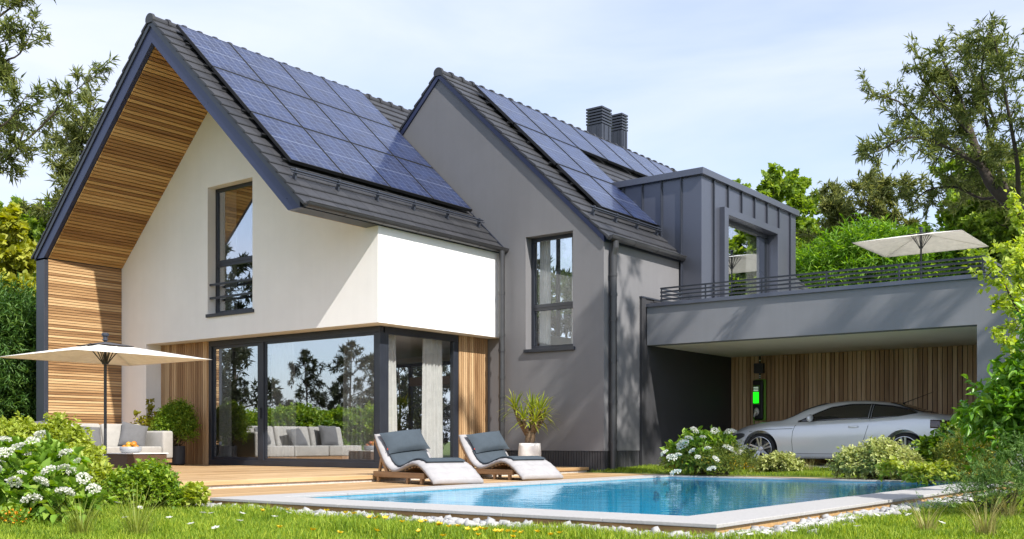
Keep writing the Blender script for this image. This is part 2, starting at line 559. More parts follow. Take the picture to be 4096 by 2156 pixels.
for j in range(len(ys_) - 1):
    for i in range(nx - 1):
        cx, cy = (xs_[i] + xs_[i + 1]) / 2, (ys_[j] + ys_[j + 1]) / 2
        if 4.25 < cx < 10.18 and -6.75 < cy < 3.0: continue
        g.f.append((j * nx + i, j * nx + i + 1, (j + 1) * nx + i + 1, (j + 1) * nx + i))
tag(g.build('lawn', lawn_mat(), smooth=True), kind='structure')

# upper timber deck, boards running away from the pool's front edge
rnd = random.Random(4)
DX = 2.22
d = MB()
bw, gap = 0.138, 0.006
x = DX
while x > -9.0:
    x0 = x - bw
    y1 = 3.74 if x0 > -0.02 else 0.36
    if x0 < -7.45: y1 = -0.02
    y = -6.95
    while y < y1 - 0.05:
        ye = min(y1, y + rnd.uniform(2.2, 4.2))
        if y1 - ye < 0.5: ye = y1
        d.box(x0, x, y, ye - 0.003, ZD - 0.028, ZD)
        y = ye
    x = x0 - gap
tag(d.build('upper_deck', M['deck'], bevel=0.004, seg=1), kind='structure')
e = MB()
for y0, y1 in ((-6.95, -4.1), (-4.1, -1.7), (-1.7, 1.2), (1.2, 3.76)):
    e.box(DX + 0.002, DX + 0.026, y0 + 0.002, y1 - 0.002, ZD - 0.062, ZD - 0.001)
tag(e.build('deck_edge_board', M['deck'], bevel=0.003, seg=1), kind='structure')
c = MB(); c.box(-9.0, DX - 0.004, -6.93, -0.03, -0.80, ZD - 0.034); c.box(0.02, DX - 0.004, -0.03, 3.735, -0.80, ZD - 0.034)
tag(c.build('deck_foundation', M['concrete'], fix=True), kind='structure')
d = MB()
x = PX0 - 0.004
while x > DX - 0.1:
    x0 = x - bw
    y = -6.95
    while y < 3.7:
        ye = min(3.72, y + rnd.uniform(2.5, 4.5))
        d.box(x0, x, y, ye - 0.003, ZL - 0.028, ZL)
        y = ye
    x = x0 - gap
y = PY1 + 0.004
while y < 3.62:
    x = PX0
    while x < 10.3:
        xe = min(10.3, x + rnd.uniform(2.0, 4.0))
        d.box(x, xe - 0.003, y, y + bw, ZL - 0.028, ZL)
        x = xe
    y += bw + gap
tag(d.build('lower_deck', M['deck'], bevel=0.004, seg=1), kind='structure')
c = MB(); c.box(DX + 0.03, PX0 - 0.01, -6.93, 3.70, -0.82, ZL - 0.032); c.box(PX0, 10.28, PY1 + 0.01, 3.63, -0.82, ZL - 0.032)
tag(c.build('lower_deck_foundation', M['concrete'], fix=True), kind='structure')

# swimming pool
pool = thing('swimming_pool', 'rectangular swimming pool with pale stone coping and blue lining', 'swimming pool', (7.2, -1.9, -0.72), world_coords=True)
k = MB()
# coping slabs with thin joints, front/back rows along x, sides along y
def row(a0, a1, n, fn):
    for i in range(n):
        p, q = a0 + (a1 - a0) * i / n, a0 + (a1 - a0) * (i + 1) / n
        fn(p + (0.0015 if i else 0), q - (0.0015 if i < n - 1 else 0))
row(PX0, PX1, 6, lambda p, q: k.box(p, q, PY0, QY0, ZC - 0.032, ZC))
row(PX0, PX1, 6, lambda p, q: k.box(p, q, QY1, PY1, ZC - 0.032, ZC))
row(QY0, QY1, 9, lambda p, q: k.box(PX0, QX0, p + 0.0015, q - 0.0015, ZC - 0.032, ZC))
row(QY0, QY1, 9, lambda p, q: k.box(QX1, PX1, p + 0.0015, q - 0.0015, ZC - 0.032, ZC))
k.build('coping', M['stone'], pool, bevel=0.006)
w = MB()
i_ = 0.03
w.box(PX0 + i_, PX1 - i_, PY0 + i_, PY0 + i_ + 0.03, -0.84, ZC - 0.036)
w.box(PX1 - i_ - 0.03, PX1 - i_, PY0 + i_ + 0.032, PY1 - i_, -0.84, ZC - 0.036)
w.build('fascia_board', M['edge_x'], pool, bevel=0.003)
def pool_tile():
    m, nt, b = new_mat('pool_mosaic')
    L = nt.links
    tc = nd(nt, 'TexCoord')
    br = nd(nt, 'TexBrick', Scale=1.0); br.offset = 0.0
    br.inputs['Brick Width'].default_value = 0.12; br.inputs['Row Height'].default_value = 0.12
    br.inputs['Mortar Size'].default_value = 0.004
    br.inputs['Color1'].default_value = (0.06, 0.42, 0.58, 1); br.inputs['Color2'].default_value = (0.09, 0.50, 0.67, 1)
    br.inputs['Mortar'].default_value = (0.35, 0.6, 0.7, 1)
    L.new(tc.outputs['Object'], br.inputs['Vector'])
    L.new(br.outputs['Color'], b.inputs['Base Color'])
    b.inputs['Roughness'].default_value = 0.4
    return m
M['pooltile'] = pool_tile()
b_ = MB()
zb, zt = -2.0, ZC - 0.034
b_.add([(QX0, QY0, zb), (QX1, QY0, zb), (QX1, QY1, zb), (QX0, QY1, zb), (QX0, QY0, zt), (QX1, QY0, zt), (QX1, QY1, zt), (QX0, QY1, zt)],
       [(0, 1, 2, 3), (0, 4, 5, 1), (1, 5, 6, 2), (2, 6, 7, 3), (3, 7, 4, 0)])
b_.build('basin', M['pooltile'], pool)
def water_mat():
    m, nt, b = new_mat('pool_water')
    L = nt.links
    nt.nodes.remove(b)
    tc = nd(nt, 'TexCoord')
    mp = nd(nt, 'Mapping'); mp.inputs['Rotation'].default_value = (0, 0, R(37)); mp.inputs['Scale'].default_value = (0.55, 2.2, 1.0)
    L.new(tc.outputs['Object'], mp.inputs['Vector'])
    n1 = nd(nt, 'TexNoise', Scale=2.6, Detail=3.0, Roughness=0.5, Distortion=0.4)
    L.new(mp.outputs['Vector'], n1.inputs['Vector'])
    bp = nd(nt, 'Bump', Strength=0.16, Distance=0.03)
    L.new(n1.outputs['Fac'], bp.inputs['Height'])
    t = nd(nt, 'BsdfTransparent'); t.inputs['Color'].default_value = (0.50, 0.86, 0.95, 1)
    g = nd(nt, 'BsdfGlossy'); g.inputs['Roughness'].default_value = 0.015; g.inputs['Color'].default_value = (0.80, 0.93, 1.0, 1)
    L.new(bp.outputs['Normal'], g.inputs['Normal'])
    fr = nd(nt, 'Fresnel', IOR=1.23); L.new(bp.outputs['Normal'], fr.inputs['Normal'])
    mu = nd(nt, 'Math', operation='MULTIPLY'); mu.inputs[1].default_value = 0.95
    L.new(fr.outputs[0], mu.inputs[0])
    ms = nd(nt, 'MixShader')
    L.new(mu.outputs[0], ms.inputs['Fac'])
    L.new(t.outputs['BSDF'], ms.inputs[1]); L.new(g.outputs['BSDF'], ms.inputs[2])
    L.new(ms.outputs['Shader'], nt.nodes['Material Output'].inputs['Surface'])
    return m
wt = MB(); wt.add([(QX0, QY0, -0.662), (QX1, QY0, -0.662), (QX1, QY1, -0.662), (QX0, QY1, -0.662)], [(0, 1, 2, 3)])
tag(wt.build('water', water_mat()), kind='structure')
# ------------------------------------------------------------------ the house
S1, S2 = 0.9548, 0.9513
AX, AZ = -4.375, 8.323          # ridge of the white wing (top of the bargeboard)
BX, BZ = -1.769, 8.298          # ridge of the grey wing
YF = -1.898                     # front of the big overhang
YW = 3.77                       # front wall of the grey wing
X2 = 2.596                      # side wall of the grey wing
YE = 7.3
house = thing('house', 'two-gabled modern house, white wing and grey wing with solar panels on dark tiled roofs', 'house', (-3, 3, -0.6), world_coords=True)

def wframe(mb, x0, x1, y, z0, z1, t, dep=0.07):
    mb.box(x0, x1, y, y + dep, z0, z0 + t); mb.box(x0, x1, y, y + dep, z1 - t, z1)
    mb.box(x0, x0 + t, y, y + dep, z0 + t + .001, z1 - t - .001); mb.box(x1 - t, x1, y, y + dep, z0 + t + .001, z1 - t - .001)
# --- white walls
w = MB()
win1 = [(-5.135, 2.745), (-3.632, 2.745), (-3.632, 5.49), (-5.135, 5.49)]
w.prism([(-8.404, ZD), (-7.4185, ZD), (-7.4185, 2.222), (0, 2.222), (0, 4.03), (-0.316, 4.022), (-4.36, 7.881), (-8.404, 4.06)], 0, 0.42, 'y', [win1])
w.build('front_wall', M['white'], house, fix=True)
w = MB(); w.prism([(0.4205, 2.222), (YW - 0.002, 2.222), (YW - 0.002, 4.03), (0.4205, 4.03)], -0.42, 0, 'x')
w.build('side_wall', M['white'], house, fix=True)
w = MB(); w.box(-7.42, -0.421, 0.421, 8.0, 2.226, 2.5)
w.build('upper_floor_slab', M['white'], house)
# inside of the white wing (dark rooms)
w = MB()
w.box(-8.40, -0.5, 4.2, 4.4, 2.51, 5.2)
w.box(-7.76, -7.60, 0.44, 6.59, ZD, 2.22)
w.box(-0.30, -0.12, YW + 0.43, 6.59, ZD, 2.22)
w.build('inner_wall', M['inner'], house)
w = MB()
w.prism([(-8.404, -0.7), (-3.42, -0.7), (-3.42, 6.9), (-4.36, 7.881), (-8.404, 4.06)], 6.60, 6.95, 'y', [[(-7.3, ZD), (-3.6, ZD), (-3.6, 2.1), (-7.3, 2.1)]])
w.build('rear_wall', M['white'], house, fix=True)
f = MB(); wframe(f, -7.29, -3.61, 6.75, ZD + .005, 2.09, 0.09); f.box(-5.5, -5.4, 6.75, 6.82, ZD + .1, 2.0)
rw = f.build('window', M['frame'], house)  # added rear window: the view through it stands in for corner pane reflections
p = MB(); p.box(-7.21, -3.69, 6.78, 6.786, ZD + .08, 2.01)
p.build('pane', M['clear'], rw)
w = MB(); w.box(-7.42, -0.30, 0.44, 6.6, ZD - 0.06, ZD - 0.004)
w.build('room_floor', M['floor'], house)

# --- big folded roof of the white wing: chevron body
body = [(-8.743, 4.062), (-8.743, 4.142), (AX, AZ), (0.02, 4.126), (0.02, 4.032), (-0.316, 4.022), (-4.36, 7.881), (-8.405, 4.062)]
rf = MB(); rf.prism(body, -1.80, YW - 0.01, 'y')
# behind the grey wing's gable only the part left of the valley shows
rf.prism([(-8.743, 4.062), (-8.743, 4.142), (AX, AZ), (-2.9, AZ - S1 * (-2.9 - AX)), (-2.9, AZ - S1 * (-2.9 - AX) - 0.44), (-4.36, 7.881), (-8.405, 4.062)], YW - 0.008, YE, 'y')
roof1 = rf.build('roof', M['metal'], house, fix=True)
bb = MB()
def inset(pts, dz): return pts
inner = [(-0.316, 4.022), (-4.36, 7.881), (-8.421, 4.058)]
bb.prism([(-8.743, 4.062), (-8.743, 4.02), (AX, AZ - 0.118), (0.02, 4.03)] + inner, YF, -1.802, 'y')
bb.build('bargeboard', M['barge'], house, fix=True)
bb = MB()
bb.prism([(-8.760, 4.02), (-8.760, 4.136), (AX, AZ + 0.004), (0.022, 4.13), (0.022, 4.034), (AX, AZ - 0.114)], YF - 0.028, -1.803, 'y')
bb.build('verge_trim', M['metal'], house, fix=True)
# left wing wall that carries the roof down to the ground
lw = MB(); lw.box(-8.743, -8.425, -1.80, YE, -0.80, 4.06)
lw.build('wing_wall', M['metal'], house)
lw = MB(); lw.box(-8.743, -8.405, YF, -1.802, -0.80, 4.018)
lw.build('wing_wall_frame', M['metal'], house, bevel=0.006)

def slats(mb, n, a0, a1, fn, w_frac=0.84):
    p = (a1 - a0) / n
    for i in range(n):
        fn(a0 + p * i, a0 + p * (i + w_frac))
# slats on the inner face of the wing wall
s_ = MB()
slats(s_, 76, -0.52, 4.05, lambda a, b: s_.box(-8.421, -8.400, -1.80, -0.003, a, b), 0.80)
s_.build('wall_cladding', M['slat_y'], house)
# slats under both roof slopes
def soffit(mb, p0, p1, n, y0, y1, t=0.02):
    L_ = math.hypot(p1[0] - p0[0], p1[1] - p0[1])
    ux, uz = (p1[0] - p0[0]) / L_, (p1[1] - p0[1]) / L_
    nx_, nz_ = uz, -ux
    if nz_ > 0: nx_, nz_ = -nx_, -nz_
    for i in range(n):
        a, b = L_ * i / n, L_ * (i + 0.80) / n
        q = [(p0[0] + ux * a, p0[1] + uz * a), (p0[0] + ux * b, p0[1] + uz * b)]
        q += [(q[1][0] + nx_ * t, q[1][1] + nz_ * t), (q[0][0] + nx_ * t, q[0][1] + nz_ * t)]
        mb.prism(q, y0, y1, 'y')
s_ = MB(); soffit(s_, (-8.39, 4.071), (-4.37, 7.868), 66, -1.80, -0.002)
soffit(s_, (-4.35, 7.868), (-0.33, 4.032), 66, -1.80, -0.002)
s_.build('soffit_cladding', M['slat_soffit'], house, fix=True)

# --- roof tiles
def tile_slope(mb, ax, az, slope, sgn, y0, y1, run, skip=None, course=0.315, tw=0.30):
    """courses of flat tiles with a rounded lower lip, down a slope from the ridge"""
    L_ = math.hypot(1, slope); cx_, cz_ = 1 / L_, -slope / L_
    nx_, nz_ = slope / L_, 1 / L_
    total = run * L_
    nc = int(round(total / course)); course = total / nc
    ncol = int(round((y1 - y0) / tw)); tw = (y1 - y0) / ncol
    prof = [(-0.02, 0.0), (-0.02, 0.022), (course * 0.5, 0.045), (course - 0.012, 0.060), (course + 0.012, 0.058), (course + 0.028, 0.044), (course + 0.030, 0.020), (course + 0.01, 0.012)]
    for i in range(nc):
        for j in range(ncol):
            ya, yb = y0 + tw * j + 0.003, y0 + tw * (j + 1) - 0.003
            xm = ax + sgn * cx_ * course * (i + 0.5)
            if skip and skip(xm, (ya + yb) / 2): continue
            ring = []
            for t, h in prof:
                tt = t + course * i
                ring.append((ax + sgn * (cx_ * tt + nx_ * h), az + cz_ * tt + nz_ * h))
            mb.prism(ring, ya, yb, 'y')
t_ = MB()
tile_slope(t_, AX, AZ + 0.01, S1, 1, YF - 0.05, YE, 4.47, skip=lambda x, y: y > YW - 0.12 and x > -3.0)
t_.build('roof_tiles', M['tile'], house, fix=True)
t_ = MB()
tile_slope(t_, AX, AZ + 0.01, S1, -1, YF - 0.05, YE, 4.46, tw=0.45)
t_.build('roof_tiles', M['tile'], house, fix=True)
def ridge(mb, ax, az, y0, y1, pitch=0.375):
    n = int((y1 - y0) / pitch)
    for i in range(n):
        a = y0 + pitch * i
        for (s0, s1, r0, r1) in ((0.0, 0.06, 0.128, 0.134), (0.06, pitch + 0.02, 0.100, 0.094)):
            ring0 = []; 
            for (yy, r) in ((a + s0, r0), (a + s1, r1)):
                ring0.append([(ax + r * math.cos(t), yy, az + r * 0.95 * math.sin(t)) for t in [math.pi * (-0.18 + 1.36 * q / 10) for q in range(11)]])
            n0 = 11
            vv = ring0[0] + ring0[1]
            ff = [(q, q + 1, n0 + q + 1, n0 + q) for q in range(n0 - 1)] + [tuple(range(n0 - 1, -1, -1)), tuple(range(n0, 2 * n0))]
            mb.add(vv, ff)
r_ = MB(); ridge(r_, AX, AZ + 0.005, YF - 0.05, YE)
r_.build('ridge_tiles', M['tile'], house, fix=True)

# --- gutters, downpipes
def gutter(mb, x, z, y0, y1, r=0.092):
    n = 10
    outer, inn = [], []
    for q in range(n + 1):
        t = math.pi + math.pi * q / n
        outer.append((x + r * math.cos(t), z + r * math.sin(t)))
        inn.append((x + (r - 0.006) * math.cos(t), z + (r - 0.006) * math.sin(t)))
    mb.prism(outer + inn[::-1], y0, y1, 'y')
    for yy in (y0, y1 - 0.008):
        mb.prism([(x + (r - 0.003) * math.cos(math.pi + math.pi * q / n), z + (r - 0.003) * math.sin(math.pi + math.pi * q / n)) for q in range(n + 1)], yy, yy + 0.008, 'y')
    # rolled front lip and joint rings
    mb.tube([(x + r, y0, z), (x + r, y1, z)], 0.010, 8)
    yy = y0 + 0.9
    while yy < y1 - 0.2:
        mb.prism([(x + (r + 0.006) * math.cos(math.pi + math.pi * q / n), z + (r + 0.006) * math.sin(math.pi + math.pi * q / n)) for q in range(n + 1)] +
                 [(x + (r - 0.001) * math.cos(math.pi + math.pi * q / n), z + (r - 0.001) * math.sin(math.pi + math.pi * q / n)) for q in range(n, -1, -1)], yy, yy + 0.012, 'y')
        yy += 0.95
def downpipe(mb, pts, r, collars):
    mb.tube(pts, r, 16)
    x, y = pts[-1][0], pts[-1][1]
    for z in collars:
        mb.tube([(x, y, z - 0.028), (x, y, z + 0.028)], r * 1.16, 16)
        mb.tube([(x, y, z + 0.028), (x, y, z + 0.045)], r * 1.07, 16)
gt = MB(); gutter(gt, 0.118, 4.118, YF + 0.02, YW - 0.01)
gt.build('gutter', M['gutter'], house, fix=True)
dp = MB(); downpipe(dp, [(0.17, 3.56, 4.05), (0.17, 3.56, 3.9), (0.17, 3.56, -0.54)], 0.066, [3.15, 2.25, 1.93, 0.95, 1.35, -0.1, 0.45])
dp.build('downpipe', M['gutter'], house, smooth=False, fix=True)

# --- snow guards
def snow_guard(parent, ax, az, slope, x, y0, y1, n):
    L_ = math.hypot(1, slope)
    z = az - slope * (x - ax)
    nx_, nz_ = slope / L_, 1 / L_
    g_ = MB()
    px_, pz_ = x + nx_ * 0.19, z + nz_ * 0.19
    g_.tube([(px_, y0, pz_), (px_, y1, pz_)], 0.019, 10)
    g_.tube([(px_ + 0.035, y0, pz_ - 0.055), (px_ + 0.035, y1, pz_ - 0.055)], 0.012, 8)
    for i in range(n):
        yy = y0 + 0.12 + (y1 - y0 - 0.24) * i / (n - 1)
        g_.tube([(px_, yy - 0.02, pz_), (px_, yy + 0.02, pz_)], 0.034, 10)
        foot = (x + 0.10, z - slope * 0.10 + 0.06)
        g_.prism([(px_ - 0.012, pz_), (px_ + 0.02, pz_ - 0.01), (foot[0] + 0.03, foot[1]), (foot[0] - 0.06, foot[1] + 0.03)], yy - 0.018, yy + 0.018, 'y')
        g_.prism([(foot[0] - 0.10, foot[1] + 0.08), (foot[0] + 0.05, foot[1] - 0.06), (foot[0] + 0.05, foot[1] - 0.045), (foot[0] - 0.10, foot[1] + 0.095)], yy - 0.035, yy + 0.035, 'y')
    return g_.build('snow_guard', M['metal'], parent, fix=True)
snow_guard(house, AX, AZ, S1, -0.52, YF + 0.12, YW - 0.16, 6)

# --- grey wing
w = MB()
zr = lambda x: BZ - 0.06 - S2 * abs(x - BX)
win2 = [(0.645, 1.938), (1.848, 1.938), (1.848, 4.317), (0.645, 4.317)]
w.prism([(-0.9, -0.2), (X2, -0.2), (X2, zr(X2)), (BX, zr(BX)), (-3.4, zr(-3.4)), (-3.4, 3.6), (-0.9, 3.6)], YW, YW + 0.42, 'y', [win2])
w.build('front_wall', M['grey'], house, fix=True)
w = MB(); w.box(X2 - 0.4, X2, YW + 0.421, 6.925, -0.2, 4.1)
w.build('side_wall', M['grey'], house)
w = MB(); w.box(X2 - 0.4, X2, 12.31, 15.1, 2.8, 4.1)
w.build('side_wall', M['grey'], house)
w = MB(); w.box(-3.09, 2.19, YW + 0.425, 14.6, 1.3, 1.5)
w.build('upper_floor_slab', M['floor'], house)
w = MB(); w.prism([(6.96, -0.7), (15.0, -0.7), (15.0, 6.72), (6.96, 6.72)], -3.4, -3.1, 'x', [[(8.2, 1.8), (13.0, 1.8), (13.0, 6.3), (8.2, 6.3)]])
w.build('rear_wall', M['grey'], house, fix=True)
w = MB(); w.box(-3.09, 2.2, 14.7, 15.0, -0.7, 4.2)
w.build('rear_wall', M['grey'], house)
f = MB()
for (y0, y1, z0, z1) in ((8.2, 13.0, 1.8, 1.88), (8.2, 13.0, 6.22, 6.3), (8.2, 8.28, 1.881, 6.219), (12.92, 13.0, 1.881, 6.219), (10.55, 10.65, 1.881, 6.219)): f.box(-3.28, -3.2, y0, y1, z0, z1)
rw = f.build('window', M['frame'], house)  # added opening, so trees and sky show in the front window like reflections
p = MB(); p.box(-3.245, -3.24, 8.28, 12.92, 1.88, 6.22)
p.build('pane', M['clear'], rw)
pl = MB()
pl.box(-0.3, X2 - 0.03, YW + 0.03, YW + 0.4, -0.66, -0.205); pl.box(X2 - 0.4, X2 - 0.03, YW + 0.4, 5.22, -0.66, -0.205)
slats(pl, 44, -0.25, X2 - 0.02, lambda a, b: pl.box(a, b, YW + 0.012, YW + 0.03, -0.66, -0.208), 0.8)
slats(pl, 22, YW + 0.03, 5.2, lambda a, b: pl.box(X2 - 0.03, X2 - 0.012, a, b, -0.66, -0.208), 0.8)
pl.build('plinth_cladding', M['dark'], house)
Y2E = 15.1
rb = MB()
rb.prism([(X2 + 0.02, BZ - S2 * (X2 + 0.02 - BX)), (BX, BZ), (-3.4, BZ - S2 * (3.4 + BX)), (-3.4, BZ - S2 * (3.4 + BX) - 0.2), (BX, BZ - 0.2), (X2 + 0.02, BZ - S2 * (X2 + 0.02 - BX) - 0.12)], YW + 0.02, Y2E, 'y')
rb.build('roof', M['metal'], house, fix=True)
bb = MB()
bb.prism([(X2 + 0.03, BZ - S2 * (X2 + 0.03 - BX)), (BX, BZ + 0.004), (-3.12, BZ - S2 * (3.12 + BX)), (-3.12, BZ - S2 * (3.12 + BX) - 0.125), (BX, BZ - 0.122), (X2 + 0.03, BZ - S2 * (X2 + 0.03 - BX) - 0.125)], YW - 0.045, YW + 0.019, 'y')
bb.build('verge_trim', M['barge'], house, fix=True)
t_ = MB()
tile_slope(t_, BX, BZ + 0.01, S2, 1, YW - 0.07, Y2E, 4.47, skip=lambda x, y: 7.0 < y < 12.25 and x > 0.75)
t_.build('roof_tiles', M['tile'], house, fix=True)
t_ = MB()
tile_slope(t_, BX, BZ + 0.01, S2, -1, YW - 0.07, Y2E, 1.36, tw=0.45)
t_.build('roof_tiles', M['tile'], house, fix=True)
r_ = MB(); ridge(r_, BX, BZ + 0.005, YW - 0.07, Y2E)
r_.build('ridge_tiles', M['tile'], house, fix=True)
fl = MB(); fl.prism([(-3.02, AZ + 0.10 - S1 * (-3.02 - AX)), (0.12, AZ + 0.10 - S1 * (0.12 - AX)), (0.12, AZ - 0.02 - S1 * (0.12 - AX)), (-3.02, AZ - 0.02 - S1 * (-3.02 - AX))], YW - 0.035, YW - 0.002, 'y')
fl.build('flashing', M['metal'], house, fix=True)
gt = MB(); gutter(gt, 2.735, 4.115, YW - 0.02, 6.86)
gt.build('gutter', M['gutter'], house, fix=True)
dp = MB(); downpipe(dp, [(2.735, 3.98, 4.03), (2.735, 3.98, 3.9), (2.69, 3.98, 3.75), (2.69, 3.98, -0.62)], 0.072, [3.35, 2.45, 1.62, 0.78, -0.02, 2.95])
dp.build('downpipe', M['gutter'], house, fix=True)
snow_guard(house, BX, BZ, S2, 2.06, YW + 0.15, 6.8, 4)

# --- solar panels
def panel_mesh():
    W, H, T = 1.262, 1.555, 0.035
    m = bpy.data.meshes.new('solar_panel')
    v = [(-W / 2 + .022, -H / 2 + .022, T + .001), (W / 2 - .022, -H / 2 + .022, T + .001), (W / 2 - .022, H / 2 - .022, T + .001), (-W / 2 + .022, H / 2 - .022, T + .001)]
    m.from_pydata(v, [], [(0, 1, 2, 3)])
    uv = m.uv_layers.new(name='UVMap')
    for l, c in zip(uv.data, ((0, 0), (1, 0), (1, 1), (0, 1))): l.uv = c
    m.materials.append(M['solar'])
    f = MB()
    f.box(-W / 2, W / 2, -H / 2, -H / 2 + .02, -.02, T + .004); f.box(-W / 2, W / 2, H / 2 - .02, H / 2, -.02, T + .004)
    f.box(-W / 2, -W / 2 + .02, -H / 2 + .021, H / 2 - .021, -.02, T + .004); f.box(W / 2 - .02, W / 2, -H / 2 + .021, H / 2 - .021, -.02, T + .004)
    f.box(-W / 2 + .02, W / 2 - .02, -H / 2 + .02, H / 2 - .02, -.018, T - .004)
    fm = f.mesh('panel_frame'); fm.materials.append(M['black'])
    return m, fm
PM, PF = panel_mesh()
def solar(slope, ax, az, xc, yc, lift=0.155):
    L_ = math.hypot(1, slope); c_, s2_ = 1 / L_, slope / L_
    o = bpy.data.objects.new('solar_panel', PM); col.objects.link(o); o.parent = house
    z = az - slope * (xc - ax)
    rot = Matrix(((0, -c_, s2_), (1, 0, 0), (0, s2_, c_)))
    o.matrix_basis = Matrix.Translation(Vector((xc + s2_ * lift, yc, z + c_ * lift)) - Vector(house.location)) @ rot.to_4x4()
    f = bpy.data.objects.new('panel_frame', PF); col.objects.link(f); f.parent = o
for r_i in range(3):
    for c_i in range(4):
        solar(S1, AX, AZ, -3.56 + 1.142 * r_i - 0.08, -0.89 + 1.283 * c_i)
for r_i in range(3):
    for c_i in range(7 if r_i == 0 else 2):
        solar(S2, BX, BZ, -0.855 + 1.155 * r_i - 0.08, 5.16 + 1.32 * c_i)
rl = MB()
for (ax, az, s, y0, y1, x0, n, x1s) in ((AX, AZ, S1, -1.6, 3.6, -4.02, 3, None), (BX, BZ, S2, 4.46, 6.95, -1.3, 3, None)):
    L_ = math.hypot(1, s)
    for i in range(n * 2):
        xx = x0 + 1.142 * (i // 2) + (0.28 if i % 2 == 0 else 0.86)
        zz = az - s * (xx - ax)
        Mx = Matrix.Translation((xx + s / L_ * 0.10, (y0 + y1) / 2, zz + 0.10 / L_)) @ Matrix.Rotation(math.atan(s), 4, 'Y')
        rl.obox(Mx, 0.02, (y1 - y0) / 2, 0.02)
rl.build('mounting_rails', M['black'], house)

# --- chimneys
def chimney(x, y, wx, wy, ztop):
    c = MB(); c.box(x - wx / 2, x + wx / 2, y - wy / 2, y + wy / 2, 6.4, ztop - 0.55)
    for t in (-0.25, 0.25):
        c.box(x + t * wx - 0.01, x + t * wx + 0.01, y - wy / 2 - 0.018, y - wy / 2, 6.4, ztop - 0.56)
        c.box(x + wx / 2, x + wx / 2 + 0.018, y + t * wy - 0.01, y + t * wy + 0.01, 6.4, ztop - 0.56)
    o = c.build('chimney', M['seam'] if False else M['metal'], house)
    l = MB()
    l.box(x - wx / 2 + .06, x + wx / 2 - .06, y - wy / 2 + .06, y + wy / 2 - .06, ztop - 0.56, ztop - 0.05)
    for i in range(6):
        z0 = ztop - 0.53 + i * 0.086
        l.box(x - wx / 2 - .015, x + wx / 2 + .015, y - wy / 2 - .015, y + wy / 2 + .015, z0, z0 + 0.05)
    l.build('chimney_cowl', M['metal'], o)
chimney(-2.50, 11.60, 0.52, 0.50, 9.66)
chimney(-2.56, 12.80, 0.40, 0.32, 9.80)

# --- windows
def curtain(mb, p0, p1, z0, z1, amp=0.05, waves=7, ph=0.0, flare=0.0):
    """hanging folds between two plan points, top gathered by flare"""
    p0 = Vector(p0); p1 = Vector(p1); d_ = p1 - p0; n_ = Vector((-d_.y, d_.x)).normalized()
    def fn(u, v):
        s = u + flare * (1 - v) * (u - 0.5)
        a = amp * (0.7 + 0.5 * (1 - v)) * (math.sin(2 * math.pi * waves * u + ph) + 0.35 * math.sin(4.7 * math.pi * waves * u * 0.6 + 2 * ph + v))
        q = p0 + d_ * s + n_ * a
        return (q.x, q.y, z0 + (z1 - z0) * v)
    mb.grid(fn, waves * 10, 6)
def window(x0, x1, y, z0, z1, zm, sill_y, curtains, gl='glass'):
    f = MB(); wframe(f, x0, x1, y, z0, z1, 0.075); f.box(x0 + .076, x1 - .076, y, y + .07, zm - .07, zm + .07)
    f.box(x0 + .076, x1 - .076, y - .012, y - .001, zm - .006, zm + .02)
    wf = f.build('window', M['frame'], house, bevel=0.004)
    p = MB(); p.box(x0 + .07, x1 - .07, y + .03, y + .036, z0 + .07, z1 - .07)
    p.build('pane', M[gl], wf)
    s = MB(); s.box(x0 - .03, x1 + .06, sill_y, y - .002, z0 - .075, z0 - .004)
    s.build('sill', M['frame'], wf, bevel=0.004)
    c = MB()
    for a, b in curtains:
        c = MB(); curtain(c, (a, y + .22), (b, y + .22), z0 - .02, z1 - .02, 0.03, 5, a)
        c.build('curtain', M['curtain'], wf, smooth=True)
    return wf
w1 = window(-5.13, -3.637, 0.20, 2.745, 5.485, 3.85, -0.04, [(-5.08, -4.72), (-3.95, -3.68)])
rl = MB()
for z in (3.36, 3.62 - 0.55 + 0.0): rl.box(-5.16, -3.60, 0.045, 0.075, z, z + 0.045)
rl.box(-5.18, -5.136, 0.04, 0.08, 3.05, 3.13); rl.box(-5.18, -5.136, 0.04, 0.08, 3.34, 3.42)
rl.build('window_rail', M['frame'], w1)
window(0.65, 1.843, YW + 0.20, 1.94, 4.312, 2.83, YW - 0.05, [(0.70, 0.98), (1.53, 1.80)], 'clear')

# corner glazing
gz0, gz1 = ZD, 2.221
gy = 0.42
f = MB()
f.box(-5.671, -0.36, gy, gy + .10, gz0, gz0 + .12); f.box(-5.671, -0.36, gy, gy + .10, gz1 - .12, gz1)
f.box(-5.671, -5.571, gy, gy + .10, gz0 + .121, gz1 - .121); f.box(-0.50, -0.36, gy, gy + .14, gz0 + .121, gz1 - .121)
f.box(-3.966, -3.79, gy - .004, gy + .10, gz0 + .121, gz1 - .121)
glz = f.build('glazing', M['frame'], house, bevel=0.005)
f = MB()
wframe(f, -3.79, -0.502, gy + .02, gz0 + .122, gz1 - .122, 0.045, 0.05); wframe(f, -5.569, -3.968, gy + .035, gz0 + .122, gz1 - .122, 0.06, 0.05)
f.build('sash', M['frame'], glz)
p = MB(); p.box(-3.76, -0.53, gy + .045, gy + .051, gz0 + .15, gz1 - .15)
p.build('pane', M['glass'], glz)
p = MB(); p.box(-5.53, -4.0, gy + .06, gy + .066, gz0 + .15, gz1 - .15)
p.build('pane', M['glass'], glz)
h = MB(); h.box(-3.905, -3.865, gy - .05, gy - .03, 0.48, 0.72); h.box(-3.90, -3.87, gy - .03, gy - .004, 0.50, 0.54); h.box(-3.90, -3.87, gy - .03, gy - .004, 0.66, 0.70)
h.build('handle', M['metal'], glz, bevel=0.005)
f = MB()
sx = -0.36
